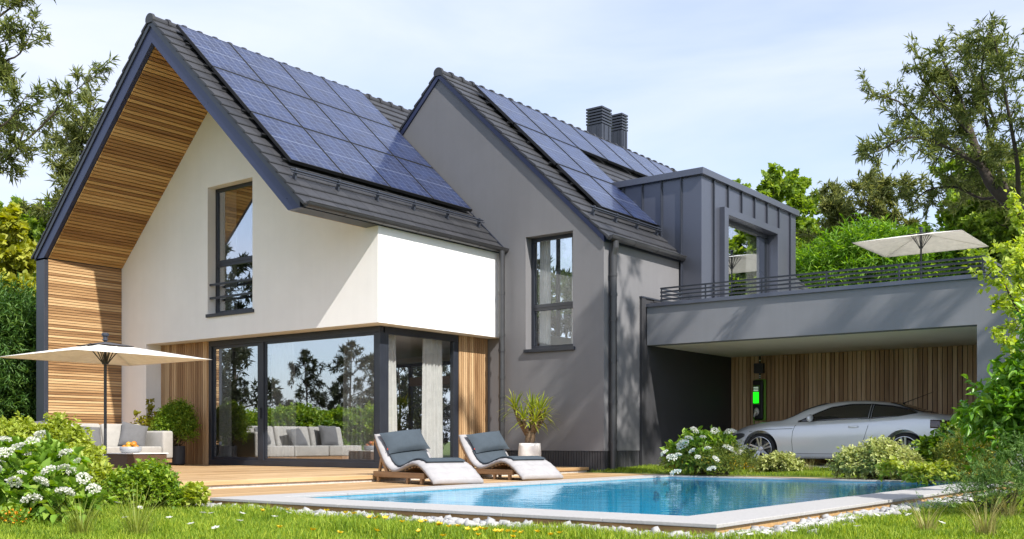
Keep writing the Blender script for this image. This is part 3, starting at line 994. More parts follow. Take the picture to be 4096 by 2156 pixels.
f.box(sx - .10, sx, gy + .142, 2.76, gz0, gz0 + .12); f.box(sx - .10, sx, gy + .142, 2.76, gz1 - .14, gz1)
f.box(sx - .10, sx, gy + .142, gy + .24, gz0 + .121, gz1 - .141); f.box(sx - .10, sx, 2.60, 2.76, gz0 + .121, gz1 - .141)
side = f.build('glazing', M['frame'], house, bevel=0.005)
p = MB(); p.box(sx - .056, sx - .05, gy + .23, 2.61, gz0 + .11, gz1 - .13)
p.build('pane', M['clear'], side)
def curt(parent, p0, p1, waves, flare, ph, amp=0.028):
    c = MB(); curtain(c, p0, p1, ZD + .01, gz1 - .02, amp, waves, ph, flare)
    c.build('curtain', M['curtain'], parent, smooth=True)
curt(glz, (-5.50, 0.565), (-5.08, 0.565), 5, 0.05, 0.3)
curt(glz, (-3.70, 0.545), (-2.98, 0.545), 7, 0.12, 1.3)
curt(glz, (-1.50, 0.545), (-0.60, 0.545), 8, 0.12, 2.1)
curt(side, (-0.66, 0.86), (-0.66, 1.16), 4, 0.5, 0.9)
curt(side, (-0.66, 1.98), (-0.66, 2.58), 6, 0.15, 2.9)

# timber cladding beside the glazing
s_ = MB(); slats(s_, 21, -7.415, -5.675, lambda a, b: s_.box(a, b, gy - .03, gy, ZD, 2.22), 0.80)
s_.box(-7.417, -5.673, gy + .001, gy + .12, ZD, 2.218)
s_.build('wall_cladding', M['slat_z'], house)
s_ = MB(); slats(s_, 14, 2.775, YW - .04, lambda a, b: s_.box(sx - .02, sx + .01, a, b, ZD, 2.22), 0.80)
s_.box(sx - .14, sx - .022, 2.765, YW - .002, ZD, 2.218)
s_.build('wall_cladding', M['slat_z'], house)

# --- zinc dormer
XD, YDA, YDB, ZDT = 3.142, 6.952, 12.327, 5.99
dm = MB()
dm.prism([(0.55, 2.80), (XD, 2.80), (XD, ZDT - .06), (0.55, ZDT - .06)], YDA, YDA + .12, 'y')
dm.box(XD - .12, XD, YDA + .121, 7.85, 2.80, ZDT - .06); dm.box(XD - .12, XD, 11.07, YDB, 2.80, ZDT - .06)
dm.box(XD - .12, XD, 7.851, 11.069, 5.30, ZDT - .06)
dm.box(0.55, XD - .121, YDB - .12, YDB, 2.80, ZDT - .06); dm.box(0.0, XD - .01, YDA + .01, YDB - .01, ZDT - .055, ZDT)
dm.build('dormer', M['seam'], house)
for i in range(5):
    x = X2 + 0.05 - 0.50 * i
    sm = MB(); sm.box(x - .014, x + .014, YDA - .045, YDA - .001, 2.85, ZDT - .06)
    sm.build('standing_seam', M['metal'], house)
for i, y in enumerate((7.52, 8.25, 8.98, 9.71, 10.44, 11.17, 11.90)):
    z0 = 2.85 if (y < 7.8 or y > 11.1) else 5.34
    sm = MB(); sm.box(XD + .001, XD + .045, y - .014, y + .014, z0, ZDT - .06)
    sm.build('standing_seam', M['metal'], house)
fc = MB()
fc.box(0.3, XD + .085, YDA - .10, YDA + .1, ZDT - .085, ZDT + .06); fc.box(XD - .1, XD + .085, YDA + .101, YDB + .06, ZDT - .085, ZDT + .06)
fc.build('dormer_fascia', M['seam'], house, bevel=0.004)
fr = MB()
fr.prism([(7.85, 2.82), (8.055, 2.82), (8.055, 5.192), (10.86, 5.192), (10.86, 2.82), (11.07, 2.82), (11.07, 5.345), (7.85, 5.345)], XD - .20, XD + .13, 'x')
fr.build('dormer_surround', M['seam'], house, fix=True, bevel=0.003)
wf = MB()
wx = XD - .12
for (y0, y1, z0, z1) in ((8.056, 10.859, 5.10, 5.19), (8.056, 8.14, 2.9, 5.099), (10.77, 10.859, 2.9, 5.099), (8.056, 10.859, 2.82, 2.899)):
    wf.box(wx - .07, wx, y0, y1, z0, z1)
dw = wf.build('window', M['frame'], house, bevel=0.004)
p = MB(); p.box(wx - .04, wx - .034, 8.13, 10.78, 2.89, 5.11)
p.build('pane', M['glass'], dw)
for ya, yb_, wv in ((8.3, 8.95, 5), (10.1, 10.85, 7)):
    c = MB(); curtain(c, (wx - .25, ya), (wx - .25, yb_), 2.84, 5.1, 0.04, wv, ya)
    c.build('curtain', M['curtain'], dw, smooth=True)
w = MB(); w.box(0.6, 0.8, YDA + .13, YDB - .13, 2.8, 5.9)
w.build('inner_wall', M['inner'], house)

# ------------------------------------------------------------------ carport with roof terrace
YB, XS, XE = 5.383, 2.66, 9.756
XO, ZB, ZT = 9.242, 2.033, 2.838
port = thing('carport', 'grey rendered carport with flat roof terrace and timber slatted back wall', 'carport', (6.2, 7.5, -0.6), world_coords=True)
w = MB()
w.prism([(XS + .001, ZB), (XO, ZB), (XO, -0.9), (XE, -0.9), (XE, ZT), (XS + .001, ZT)], YB, YB + .30, 'y')
w.build('front_beam', M['grey2'], port, fix=True)
w = MB(); w.box(XO, XE, YB + .301, 17.2, -0.9, ZT)
w.build('side_wall', M['grey2'], port)
w = MB(); w.box(XS + .002, XO - .002, YB + .302, 9.60, ZB + .004, ZB + .2)
w.build('ceiling', M['ceiling'], port)
w = MB(); w.box(X2 + .02, XO - .001, YB + .302, 17.2, ZB + .3, ZT - .06)
w.build('terrace_slab', M['concrete'], port)
w = MB()
w.box(X2 - .02, XE + .05, YB - .045, YB + .30, ZT, ZT + .075); w.box(XE - .30, XE + .05, YB + .301, 17.2, ZT, ZT + .075)
w.build('coping', M['seam'], port, bevel=0.004)
s_ = MB(); s_.box(XS - .002, XO - .003, 9.50, 9.6, -0.9, ZB + .003)
s_.build('back_wall', M['dark'], port)
s_ = MB(); slats(s_, 64, XS + .005, XO - .006, lambda a, b: s_.box(a, b, 9.468, 9.499, -0.7, ZB + .002), 0.84)
s_.build('back_wall_cladding', M['slat_port'], port)
s_ = MB(); s_.box(X2 + .001, XS - .02, 5.20, 9.6, -0.9, ZB + .2); s_.box(X2 + .001, XS - .02, 5.20, 6.94, ZB + .2, 3.03)
slats(s_, 86, 5.20, 9.466, lambda a, b: s_.box(XS - .019, XS, a, b, -0.9, 3.03 if b < YB else (3.03 if b < 6.9 and a > YB + .31 else ZB + .002)), 0.80)
slats(s_, 4, X2 + .003, XS, lambda a, b: s_.box(a, b, 5.182, 5.199, -0.9, 3.03), 0.8)
s_.build('side_cladding', M['dark'], port)
w = MB(); w.box(X2, XS + .01, 5.17, 6.94, 3.031, 3.06)
w.build('cladding_cap', M['metal'], port)

# terrace railing
rail = thing('terrace_railing', 'low dark metal railing with four rails along the carport roof edge', 'railing', (6.1, 5.5, ZT + .075), world_coords=True)
ry = YB + .10
xr0, xr1 = 2.93, 9.33
b0 = ZT + .075
zs_ = [b0 + 0.075, b0 + 0.155, b0 + 0.235, b0 + 0.315]
for z in zs_:
    r_ = MB()
    r_.box(xr0, xr1, ry - .012, ry + .012, z - .017, z + .017)
    r_.box(xr1 - .012, xr1 + .012, ry + .0121, 17.0, z - .017, z + .017)
    r_.box(xr0 - .012, xr0 + .012, ry + .0121, 6.9, z - .017, z + .017)
    r_.build('rail', M['frame'], rail)
for x in (2.955, 3.98, 5.21, 6.52, 7.88, 9.31):
    r_ = MB(); r_.box(x - .012, x + .012, ry - .0115, ry + .0115, b0, zs_[-1] - .014)
    r_.build('post', M['frame'], rail)
for y in (7.0, 8.6, 10.2, 11.8, 13.4, 15.0, 16.6):
    r_ = MB(); r_.box(xr1 - .0115, xr1 + .0115, y - .012, y + .012, b0, zs_[-1] - .014)
    r_.build('post', M['frame'], rail)
# ------------------------------------------------------------------ parasols
def parasol(label, cx_, cy_, zbase, zedge, hx, hy, zapex, mast_r=0.024):
    t = thing('parasol', label, 'parasol', (cx_, cy_, zbase), group='square canvas parasols')
    ze, za = zedge - zbase, zapex - zbase
    # canopy: four sloping panels that sag a little between the ribs
    def edge(k):
        c_ = [(-hx, -hy), (hx, -hy), (hx, hy), (-hx, hy)]
        return c_[k % 4]
    c = MB()
    n = 12
    for k in range(4):
        (x0, y0), (x1, y1) = edge(k), edge(k + 1)
        def fn(u, v, x0=x0, y0=y0, x1=x1, y1=y1):
            r = 0.10 + 0.90 * v
            x = (x0 + (x1 - x0) * u) * r; y = (y0 + (y1 - y0) * u) * r
            z = za - (za - ze) * r - 0.035 * math.sin(math.pi * min(1, r)) * (4 * u * (1 - u)) * 0.5
            return (x, y, z)
        c.grid(fn, n, n)
    c.build('canopy', M['canvas'], t, smooth=True, solid=0.004)
    vt = MB()
    q = 0.27
    for k in range(4):
        (x0, y0), (x1, y1) = edge(k), edge(k + 1)
        vt.grid(lambda u, v, x0=x0, y0=y0, x1=x1, y1=y1: ((x0 + (x1 - x0) * u) * q * v, (y0 + (y1 - y0) * u) * q * v, za + 0.018 - (za - ze) * q * v), 6, 6)
    vt.build('vent', M['canvas_grey'], t, smooth=True, solid=0.004)
    p = MB(); p.tube([(0, 0, 0.02), (0, 0, za + 0.06)], mast_r, 14)
    p.build('pole', M['frame'], t, smooth=False)
    fi = MB(); fi.lathe([(0.02, 0), (0.045, 0.01), (0.045, 0.02), (0.034, 0.03), (0.034, 0.075), (0.056, 0.085), (0.058, 0.115), (0.045, 0.13), (0.01, 0.135)], (0, 0, za + 0.03), 20)
    fi.build('finial', M['metal'], t, smooth=False)
    hb = MB(); hb.lathe([(0.026, 0), (0.05, 0.005), (0.052, 0.05), (0.026, 0.06)], (0, 0, ze - 0.10), 18)
    hb.build('hub', M['frame'], t)
    for k in range(8):
        a = math.pi / 4 * k
        ex = hx * (1 if k in (0, 1, 7) else (-1 if k in (3, 4, 5) else 0))
        ey = hy * (1 if k in (1, 2, 3) else (-1 if k in (5, 6, 7) else 0))
        r_ = MB()
        r_.tube([(0.02 * math.cos(a), 0.02 * math.sin(a), za - 0.012), (ex * 0.97, ey * 0.97, ze + (za - ze) * 0.03 - 0.004)], 0.006, 6)
        rb_ = r_.build('rib', M['canvas'], t)
        s_ = MB(); s_.tube([(0.045 * math.cos(a), 0.045 * math.sin(a), ze - 0.07), (ex * 0.15, ey * 0.15, za - (za - ze) * 0.15 - 0.02)], 0.009, 6)
        s_.build('strut', M['frame'], rb_)
    b = MB(); b.box(-0.32, 0.32, -0.32, 0.32, 0, 0.05); b.lathe([(0.05, 0.05), (0.05, 0.28), (0.03, 0.30)], (0, 0, 0), 16)
    b.build('base', M['metal'], t, bevel=0.008)
    return t
parasol('cream square parasol standing on the timber deck beside the sofa', -1.55, -4.62, ZD, 1.326, 1.165, 1.19, 1.575)
parasol('cream square parasol on the carport roof terrace behind the railing', 5.70, 14.55, 2.78, 5.2, 1.37, 1.38, 5.50)

# ------------------------------------------------------------------ outdoor sofa, table, fruit
def pillow(name, mat_, parent, w, h, t, Mx, seed=0):
    """soft cushion: two bulging faces pinched at the corners"""
    r = random.Random(seed)
    n = 12
    p = MB()
    ph = r.random() * 6
    def f(u, v, sgn):
        x, y = (u - .5) * 2, (v - .5) * 2
        e = (1 - abs(x) ** 2.6) * (1 - abs(y) ** 2.6)
        z = sgn * t / 2 * max(0, e) ** 0.45
        z += 0.008 * math.sin(5 * x + ph) * math.sin(4 * y + ph * 2) * e
        pin = 1 - 0.06 * (x * x * (1 - y * y) * 0 + (1 - abs(y) ** 2) * abs(x) ** 4)
        pin2 = 1 - 0.06 * (1 - abs(x) ** 2) * abs(y) ** 4
        return Mx @ Vector((x * w / 2 * pin, y * h / 2 * pin2, z))
    p.grid(lambda u, v: f(u, v, 1), n, n); p.grid(lambda u, v: f(1 - u, v, -1), n, n)
    o = p.build(name, mat_, parent, smooth=True)
    return o
sofa = thing('sofa', 'light grey outdoor sofa on low teak frame behind the coffee table', 'sofa', (-5.49, -2.35, ZD))
# local: x forward (+X front), y along; local origin at the front centre
b = MB(); b.box(-1.05, -0.02, -1.72, 1.72, 0.07, 0.145)
for y in (-1.5, 0, 1.5):
    for x in (-0.95, -0.12): b.box(x - .03, x + .03, y - .03, y + .03, 0.0, 0.069)
b.build('frame', M['teak'], sofa, bevel=0.004)
for i, (y0, y1) in enumerate(((-1.72, -0.60), (-0.59, 0.52), (0.53, 1.47))):
    s_ = MB(); s_.box(-0.86, 0.0, y0, y1, 0.15, 0.415)
    s_.build('seat_cushion', M['linen'], sofa, bevel=0.035, seg=4, smooth=True)
    Mx = Matrix.Translation((-0.80, (y0 + y1) / 2, 0.62)) @ Matrix.Rotation(R(-14), 4, 'Y')
    k = MB(); k.obox(Mx, 0.10, (y1 - y0) / 2 - .006, 0.27)
    k.build('back_cushion', M['linen'], sofa, bevel=0.06, seg=4, smooth=True)
a = MB(); a.box(-1.05, 0.01, 1.48, 1.74, 0.15, 0.745)
a.build('armrest', M['linen'], sofa, bevel=0.05, seg=4, smooth=True)
a = MB(); a.box(-1.09, -0.93, -1.72, 1.475, 0.15, 0.72)
a.build('backrest', M['linen'], sofa, bevel=0.05, seg=4, smooth=True)
def sofa_cushion(y, rot, lean, label, w=0.52, z=0.60, x=-0.52):
    c = thing('cushion', label, 'cushion', (-5.49 + x, -2.35 + y, ZD + 0.415), group='grey cushions on the sofa')
    Mx = Matrix.Translation((0, 0, z - 0.415)) @ Matrix.Rotation(R(rot), 4, 'Z') @ Matrix.Rotation(R(90 - lean), 4, 'Y') @ Matrix.Rotation(R(rot * 0.5), 4, 'Z')
    pillow('cover', M['cushion'], c, w, w, 0.20, Mx, int(y * 10))
sofa_cushion(-1.05, 4, 18, 'grey cushion leaning at the left end of the sofa', 0.56, 0.66)
sofa_cushion(0.05, -10, 30, 'rumpled low grey cushion on the sofa behind the parasol pole', 0.54, 0.60, -0.46)
sofa_cushion(1.10, -24, 22, 'grey cushion propped against the sofa arm on the right', 0.54, 0.65, -0.50)

def rattan():
    m, nt, b = new_mat('brown_rattan')
    L = nt.links
    tc = nd(nt, 'TexCoord')
    w1 = nd(nt, 'TexWave', Scale=26.0, Distortion=0.5); w1.bands_direction = 'Z'
    w2 = nd(nt, 'TexWave', Scale=20.0, Distortion=0.5); w2.bands_direction = 'DIAGONAL'
    L.new(tc.outputs['Object'], w1.inputs['Vector']); L.new(tc.outputs['Object'], w2.inputs['Vector'])
    mx = nd(nt, 'Math', operation='MULTIPLY'); L.new(w1.outputs['Fac'], mx.inputs[0]); L.new(w2.outputs['Fac'], mx.inputs[1])
    r = ramp(nt, [(0.1, (0.055, 0.028, 0.014)), (0.6, (0.19, 0.10, 0.05))])
    L.new(mx.outputs[0], r.inputs['Fac']); L.new(r.outputs['Color'], b.inputs['Base Color'])
    bp = nd(nt, 'Bump', Strength=0.6, Distance=0.01); L.new(mx.outputs[0], bp.inputs['Height']); L.new(bp.outputs['Normal'], b.inputs['Normal'])
    b.inputs['Roughness'].default_value = 0.45
    return m
tb = thing('coffee_table', 'low brown rattan coffee table with pale top before the sofa', 'table', (-3.72, -2.66, ZD))
b = MB(); b.box(-0.37, 0.37, -0.42, 0.42, 0.03, 0.285)
b.build('body', rattan(), tb, bevel=0.015)
b = MB(); b.box(-0.39, 0.39, -0.44, 0.44, 0.287, 0.305)
b.build('tabletop', M['pot'], tb, bevel=0.004)
for sx_ in (-1, 1):
    for sy_ in (-1, 1):
        b = MB(); b.box(sx_ * 0.34 - .025, sx_ * 0.34 + .025, sy_ * 0.39 - .025, sy_ * 0.39 + .025, 0, 0.029)
        b.build('leg', M['frame'], tb)
bowl = thing('fruit_bowl', 'pale grey bowl of fruit on the rattan coffee table', 'bowl', (-3.80, -2.72, ZD + 0.305))
b = MB(); b.lathe([(0.10, 0.0), (0.15, 0.004), (0.185, 0.03), (0.195, 0.06), (0.195, 0.115), (0.183, 0.115), (0.18, 0.06), (0.15, 0.03), (0.02, 0.025)], (0, 0, 0), 32)
b.build('bowl_body', plain('pale_grey_ceramic', (0.30, 0.31, 0.33), 0.4, var=0.08), bowl, smooth=True)
def fruit_mat(name, c1, c2):
    m, nt, b = new_mat(name)
    tc = nd(nt, 'TexCoord'); ns = nd(nt, 'TexNoise', Scale=9.0, Detail=2.0)
    nt.links.new(tc.outputs['Object'], ns.inputs['Vector'])
    r = ramp(nt, [(0.35, c1), (0.65, c2)]); nt.links.new(ns.outputs['Fac'], r.inputs['Fac'])
    nt.links.new(r.outputs['Color'], b.inputs['Base Color']); b.inputs['Roughness'].default_value = 0.4
    return m
fr_ = [fruit_mat('apricot_skin', (0.50, 0.17, 0.015), (0.56, 0.25, 0.02)), fruit_mat('peach_skin', (0.42, 0.06, 0.02), (0.52, 0.22, 0.03)), fruit_mat('lemon_skin', (0.52, 0.30, 0.02), (0.50, 0.25, 0.02))]
rf_ = random.Random(5)
FL = ['orange fruit at the left rim of the bowl', 'red and orange fruit at the far rim of the bowl', 'yellow fruit at the near rim of the bowl', 'orange fruit at the right rim of the bowl', 'red blushed fruit in the middle of the bowl', 'yellow fruit heaped on top at the left of the bowl', 'orange fruit heaped on top at the right of the bowl', 'red fruit topmost in the fruit bowl']
for i, (dx_, dy_, dz_) in enumerate(((-0.09, -0.07, 0.095), (-0.03, 0.10, 0.10), (0.07, -0.09, 0.095), (0.10, 0.05, 0.10), (-0.10, 0.05, 0.11), (-0.02, -0.03, 0.155), (0.06, 0.02, 0.16), (0.02, 0.06, 0.17))):
    f = MB(); r0 = 0.050 + 0.008 * rf_.random()
    f.lathe([(0.004, -0.95 * r0), (0.5 * r0, -0.88 * r0), (0.85 * r0, -0.55 * r0), (r0, 0), (0.9 * r0, 0.5 * r0), (0.55 * r0, 0.86 * r0), (0.18 * r0, 0.93 * r0), (0.02 * r0, 0.86 * r0)], (0, 0, 0), 18)
    o = f.build('fruit', fr_[i % 3 if i != 7 else 1], None, smooth=True)
    o.location = (-3.80 + dx_, -2.72 + dy_, ZD + 0.305 + dz_)
    o.rotation_euler = (rf_.uniform(-.6, .6), rf_.uniform(-.6, .6), rf_.uniform(0, 6))
    tag(o, FL[i], 'fruit', 'fruit heaped in the bowl')

# ------------------------------------------------------------------ sun loungers
def spline(pts, n):
    """smooth curve through 2D points"""
    out = []
    P = [pts[0]] + list(pts) + [pts[-1]]
    m = len(pts) - 1
    for i in range(n + 1):
        t = i / n * m
        k = min(int(t), m - 1); f = t - k
        p0, p1, p2, p3 = P[k], P[k + 1], P[k + 2], P[k + 3]
        out.append(tuple(0.5 * ((2 * p1[j]) + (-p0[j] + p2[j]) * f + (2 * p0[j] - 5 * p1[j] + 4 * p2[j] - p3[j]) * f * f + (-p0[j] + 3 * p1[j] - 3 * p2[j] + p3[j]) * f ** 3) for j in range(2)))
    return out
LP = [(-0.02, 0.735), (0.06, 0.60), (0.20, 0.42), (0.36, 0.26), (0.55, 0.175), (0.74, 0.185), (0.95, 0.245), (1.14, 0.285), (1.31, 0.27), (1.47, 0.20), (1.62, 0.10), (1.74, 0.015)]
def lounger():
    t = thing('sun_lounger', '', 'sun lounger', (0, 0, 0), group='sun loungers by the pool')
    W = 0.43
    cur = spline(LP, 66)
    def nrm(i):
        a, b = cur[max(0, i - 1)], cur[min(len(cur) - 1, i + 1)]
        dx_, dz_ = b[0] - a[0], b[1] - a[1]
        l = math.hypot(dx_, dz_)
        return (-dz_ / l, dx_ / l)
    # mattress: channel-quilted slab following the curve
    m_ = MB()
    N = len(cur) - 1; K = 14
    ring = []
    arc = [0]
    for i in range(1, N + 1): arc.append(arc[-1] + math.hypot(cur[i][0] - cur[i - 1][0], cur[i][1] - cur[i - 1][1]))
    th_ = 0.075
    for i in range(N + 1):
        nx_, nz_ = nrm(i)
        qn = abs(math.sin(math.pi * arc[i] / 0.118)) ** 0.5
        endf = min(1, min(i, N - i) / 2.0) ** 0.5
        h = th_ * (0.80 + 0.20 * qn) * (0.35 + 0.65 * endf)
        row_ = []
        for j in range(K + 1):
            y = -W + 2 * W * j / K
            e = (1 - abs(2 * j / K - 1) ** 8)
            row_.append((cur[i][0] + nx_ * h * (0.55 + 0.45 * e), y, cur[i][1] + nz_ * h * (0.55 + 0.45 * e)))
        for j in range(K, -1, -1):
            y = -W + 2 * W * j / K
            e = (1 - abs(2 * j / K - 1) ** 8)
            row_.append((cur[i][0] - nx_ * 0.012 * e, y, cur[i][1] - nz_ * 0.012 * e))
        ring.append(row_)
    L2 = 2 * (K + 1)
    vv = [p for r_ in ring for p in r_]
    ff = [(i * L2 + j, i * L2 + (j + 1) % L2, (i + 1) * L2 + (j + 1) % L2, (i + 1) * L2 + j) for i in range(N) for j in range(L2)]
    ff += [tuple(range(L2 - 1, -1, -1)), tuple(N * L2 + j for j in range(L2))]
    m_.add(vv, ff)
    m_.build('mattress', M['mattress'], t, smooth=True, fix=True)
    # slate pad over the middle
    pd = MB()
    i0, i1 = 12, 50
    def pf(u, v):
        k = i0 + (i1 - i0) * u; i = int(k)
        i = min(i, N - 1); f = k - i
        x = cur[i][0] * (1 - f) + cur[i + 1][0] * f; z = cur[i][1] * (1 - f) + cur[i + 1][1] * f
        nx_, nz_ = nrm(i); nx2, nz2 = nrm(i + 1); nx_ = nx_ * (1 - f) + nx2 * f; nz_ = nz_ * (1 - f) + nz2 * f
        h = th_ + 0.016
        return (x + nx_ * h, -0.335 + 0.67 * v, z + nz_ * h)
    pd.grid(pf, 40, 8)
    pd.build('seat_pad', M['slate'], t, smooth=True, solid=0.022)
    # pillow on the back
    Mx = Matrix.Translation((0.20, 0, 0.635)) @ Matrix.Rotation(R(53), 4, 'Y') @ Matrix.Rotation(R(7), 4, 'Z')
    pl_ = pillow('pillow', M['slate'], t, 0.40, 0.78, 0.19, Mx, 3)
    tg = MB(); tg.box(0.30, 0.315, -0.375, -0.366, 0.50, 0.525)
    tg.build('label_tab', plain('red_tab', (0.55, 0.05, 0.02), 0.6), pl_)
    # teak frame
    for sy_ in (-1, 1):
        f = MB(); f.box(-0.06, 1.47, sy_ * 0.40 - .02, sy_ * 0.40 + .02, 0.085, 0.170)
        f.build('side_rail', M['teak'], t, bevel=0.004)
        for x in (0.08, 0.98, 1.38):
            l = MB(); l.box(x - .03, x + .03, sy_ * 0.40 - .018, sy_ * 0.40 + .018, 0, 0.084)
            l.build('leg', M['teak'], t, bevel=0.003)
        bk = MB()
        pts = [(cur[i][0] - nrm(i)[0] * 0.035, cur[i][1] - nrm(i)[1] * 0.035) for i in (2, 10, 18, 24)]
        poly = [(-0.055, 0.66), (0.0, 0.66), (0.40, 0.171), (0.31, 0.171)]
        bk.prism(poly, sy_ * 0.40 - .018, sy_ * 0.40 + .018, 'y')
        bk.build('back_support', M['teak'], t, bevel=0.003, fix=True)
        st = MB(); st.prism([(0.02, 0.166), (0.07, 0.166), (0.17, 0.48), (0.12, 0.50)], sy_ * 0.36 - .015, sy_ * 0.36 + .015, 'y')
        st.build('prop', M['teak'], t, fix=True)
    sl = MB()
    for i in range(4, 62, 3):
        nx_, nz_ = nrm(i)
        c_ = (cur[i][0] - nx_ * 0.03, cur[i][1] - nz_ * 0.03)
        ang = math.atan2(nx_, nz_)
        sl.obox(Matrix.Translation((c_[0], 0, c_[1])) @ Matrix.Rotation(ang, 4, 'Y'), 0.022, 0.39, 0.008)
    sl.build('slat_bed', M['teak'], t)
    f = MB(); f.box(-0.04, -0.0, -0.379, 0.379, 0.09, 0.165); f.box(1.36, 1.40, -0.379, 0.379, 0.09, 0.165)
    f.build('cross_rail', M['teak'], t)
    return t
lo = lounger()
lo['label'] = 'white quilted sun lounger with slate pillow, in front of the corner glazing'
lo.location = (2.42, -2.00, ZL); lo.rotation_euler = (0, 0, R(-17))
lo2 = copy_tree(lo, (2.30, 0.16, ZL), R(-14.5), 'white quilted sun lounger with slate pillow, in front of the potted yucca')
for ch in kids(lo2):
    if ch.name.startswith('pillow'): ch.location = (0.012, 0.035, -0.012)

# ------------------------------------------------------------------ EV charger
ev = thing('ev_charger', 'wall charger with glowing green level bar and white plug, on carport wall', 'charger', (3.42, 9.462, 0.485), world_coords=True)
y = 9.468
green_edge = plain('lime_green_plastic', (0.18, 0.42, 0.03), 0.4, var=0.05)
b = MB(); b.box(3.29, 3.575, y - .05, y - .004, 0.49, 1.475)
b.build('back_plate', green_edge, ev, bevel=0.03, seg=3)
b = MB(); b.box(3.275, 3.535, y - .13, y - .051, 0.51, 1.455)
hs = b.build('housing', M['black'], ev, bevel=0.03, seg=3)
b = MB(); wframe_y = y - .137
b.box(3.285, 3.455, wframe_y, y - .131, 0.87, 1.33)
b.build('display_panel', green_edge, ev, bevel=0.004)
b = MB(); b.box(3.295, 3.445, wframe_y - .006, wframe_y - .001, 0.88, 1.32)
b.build('display_glass', M['black'], ev)
def glow(name, c, s):
    m, nt, b = new_mat(name)
    b.inputs['Base Color'].default_value = (*c, 1)
    b.inputs['Emission Color'].default_value = (*c, 1); b.inputs['Emission Strength'].default_value = s
    return m
gm = glow('lit_green_bar', (0.01, 0.75, 0.01), 1.15)
b = MB()
for i in range(8): b.box(3.300, 3.440, wframe_y - .012, wframe_y - .007, 0.90 + i * .034, 0.931 + i * .034)
b.build('level_bar', gm, ev)
b = MB()
for i in range(3): b.box(3.31, 3.43, wframe_y - .012, wframe_y - .007, 1.195 + i * .04, 1.207 + i * .04)
b.build('level_mark', glow('pale_display_line', (0.55, 0.75, 0.55), 0.6), ev)
b = MB(); b.lathe([(0.075, 0), (0.08, 0.01), (0.07, 0.03), (0.02, 0.034)], (0, 0, 0), 20)
b.xf(Matrix.Translation((3.385, y - .131, 0.70)) @ Matrix.Rotation(R(90), 4, 'X') @ Matrix.Diagonal((0.8, 1.2, 1, 1)))
b.build('socket', M['pot'], ev, smooth=True)
b = MB(); b.tube([(3.385, y - .165, 0.70), (3.375, y - .20, 0.66), (3.345, y - .20, 0.57)], [0.03, 0.032, 0.02], 10)
plug = b.build('plug', M['pot'], ev, smooth=True)
b = MB(); b.tube([(3.345, y - .20, 0.565), (3.335, y - .20, 0.48), (3.36, y - .21, 0.38), (3.375, y - .24, 0.15), (3.40, y - .3, -0.1), (3.5, y - .5, -0.49), (3.8, y - .8, -0.52), (3.95, 8.4, -0.3)], 0.011, 8)
b.build('cable', green_edge, plug, smooth=True)
jb = thing('junction_box', 'dark square junction box on the carport wall above the charger', 'junction box', (3.42, 9.46, 1.62), world_coords=True)
b = MB(); b.box(3.30, 3.535, y - .12, y - .004, 1.62, 1.855); b.build('box_body', M['dark'], jb, bevel=0.008)
for z0, z1 in ((1.86, 2.03), (1.48, 1.615)):
    b = MB(); b.tube([(3.43, y - .05, z0), (3.43, y - .05, z1)], 0.018, 10); b.build('conduit', M['frame'], jb)
for z in (1.5, 1.545, 1.91):
    b = MB(); b.tube([(3.43, y - .05, z), (3.43, y - .05, z + .025)], 0.024, 10); b.build('clip', M['pot'], jb)
# ------------------------------------------------------------------ the silver coupe (nose towards -X)
CARY = 7.77                     # centre line
CG = -0.508                     # carport floor
floor = MB(); floor.add([(2.7, 5.45, CG - 0.006), (9.24, 5.45, CG - 0.006), (9.24, 9.46, CG - 0.006), (2.7, 9.46, CG - 0.006)], [(0, 1, 2, 3)])
tag(floor.build('carport_floor', plain('driveway_concrete', (0.58, 0.55, 0.50), 0.9, var=0.15, scale=2.0, bump=0.2)), kind='structure')
car = thing('parked_car', 'silver two-door coupe parked nose left inside the carport', 'car', (6.0, CARY, CG))
CX = 6.0
def crv(xs, ys): return lambda x: float(np.interp(x, xs, ys))
def smooth_crv(xs, ys):
    g_ = np.linspace(xs[0], xs[-1], 240); v = np.interp(g_, xs, ys)
    k_ = np.hanning(15); k_ /= k_.sum()
    vp = np.concatenate([np.full(7, v[0]), v, np.full(7, v[-1])])
    v2 = np.convolve(vp, k_, 'valid')
    return lambda x: float(np.interp(x, g_, v2))
H = lambda z: z - CG
ztop = smooth_crv([3.46, 3.52, 3.64, 3.90, 4.15, 4.43, 4.72, 4.97, 5.24, 5.47, 5.74, 6.04, 6.34, 6.74, 7.07, 7.28, 7.52, 7.77, 7.92, 8.2, 8.43, 8.47, 8.50],
            [H(v) for v in (0.02, 0.07, 0.15, 0.285, 0.365, 0.415, 0.445, 0.455, 0.575, 0.70, 0.785, 0.835, 0.85, 0.84, 0.806, 0.763, 0.675, 0.59, 0.555, 0.535, 0.49, 0.42, 0.30)])
zbelt = smooth_crv([3.46, 3.6, 3.9, 4.2, 4.7, 5.2, 5.8, 6.5, 7.2, 7.7, 8.1, 8.5],
             [H(v) for v in (-0.02, 0.03, 0.13, 0.24, 0.325, 0.345, 0.365, 0.395, 0.44, 0.475, 0.46, 0.30)])
hw = smooth_crv([3.46, 3.52, 3.62, 3.80, 4.05, 4.45, 4.9, 5.6, 6.4, 7.1, 7.6, 8.0, 8.25, 8.42, 8.5],
          [0.28, 0.46, 0.62, 0.76, 0.865, 0.925, 0.925, 0.915, 0.92, 0.94, 0.955, 0.935, 0.88, 0.76, 0.60])
wroof = smooth_crv([3.46, 4.0, 4.9, 5.3, 5.8, 6.3, 7.0, 7.5, 7.9, 8.5], [0.2, 0.55, 0.70, 0.66, 0.60, 0.575, 0.565, 0.58, 0.66, 0.5])
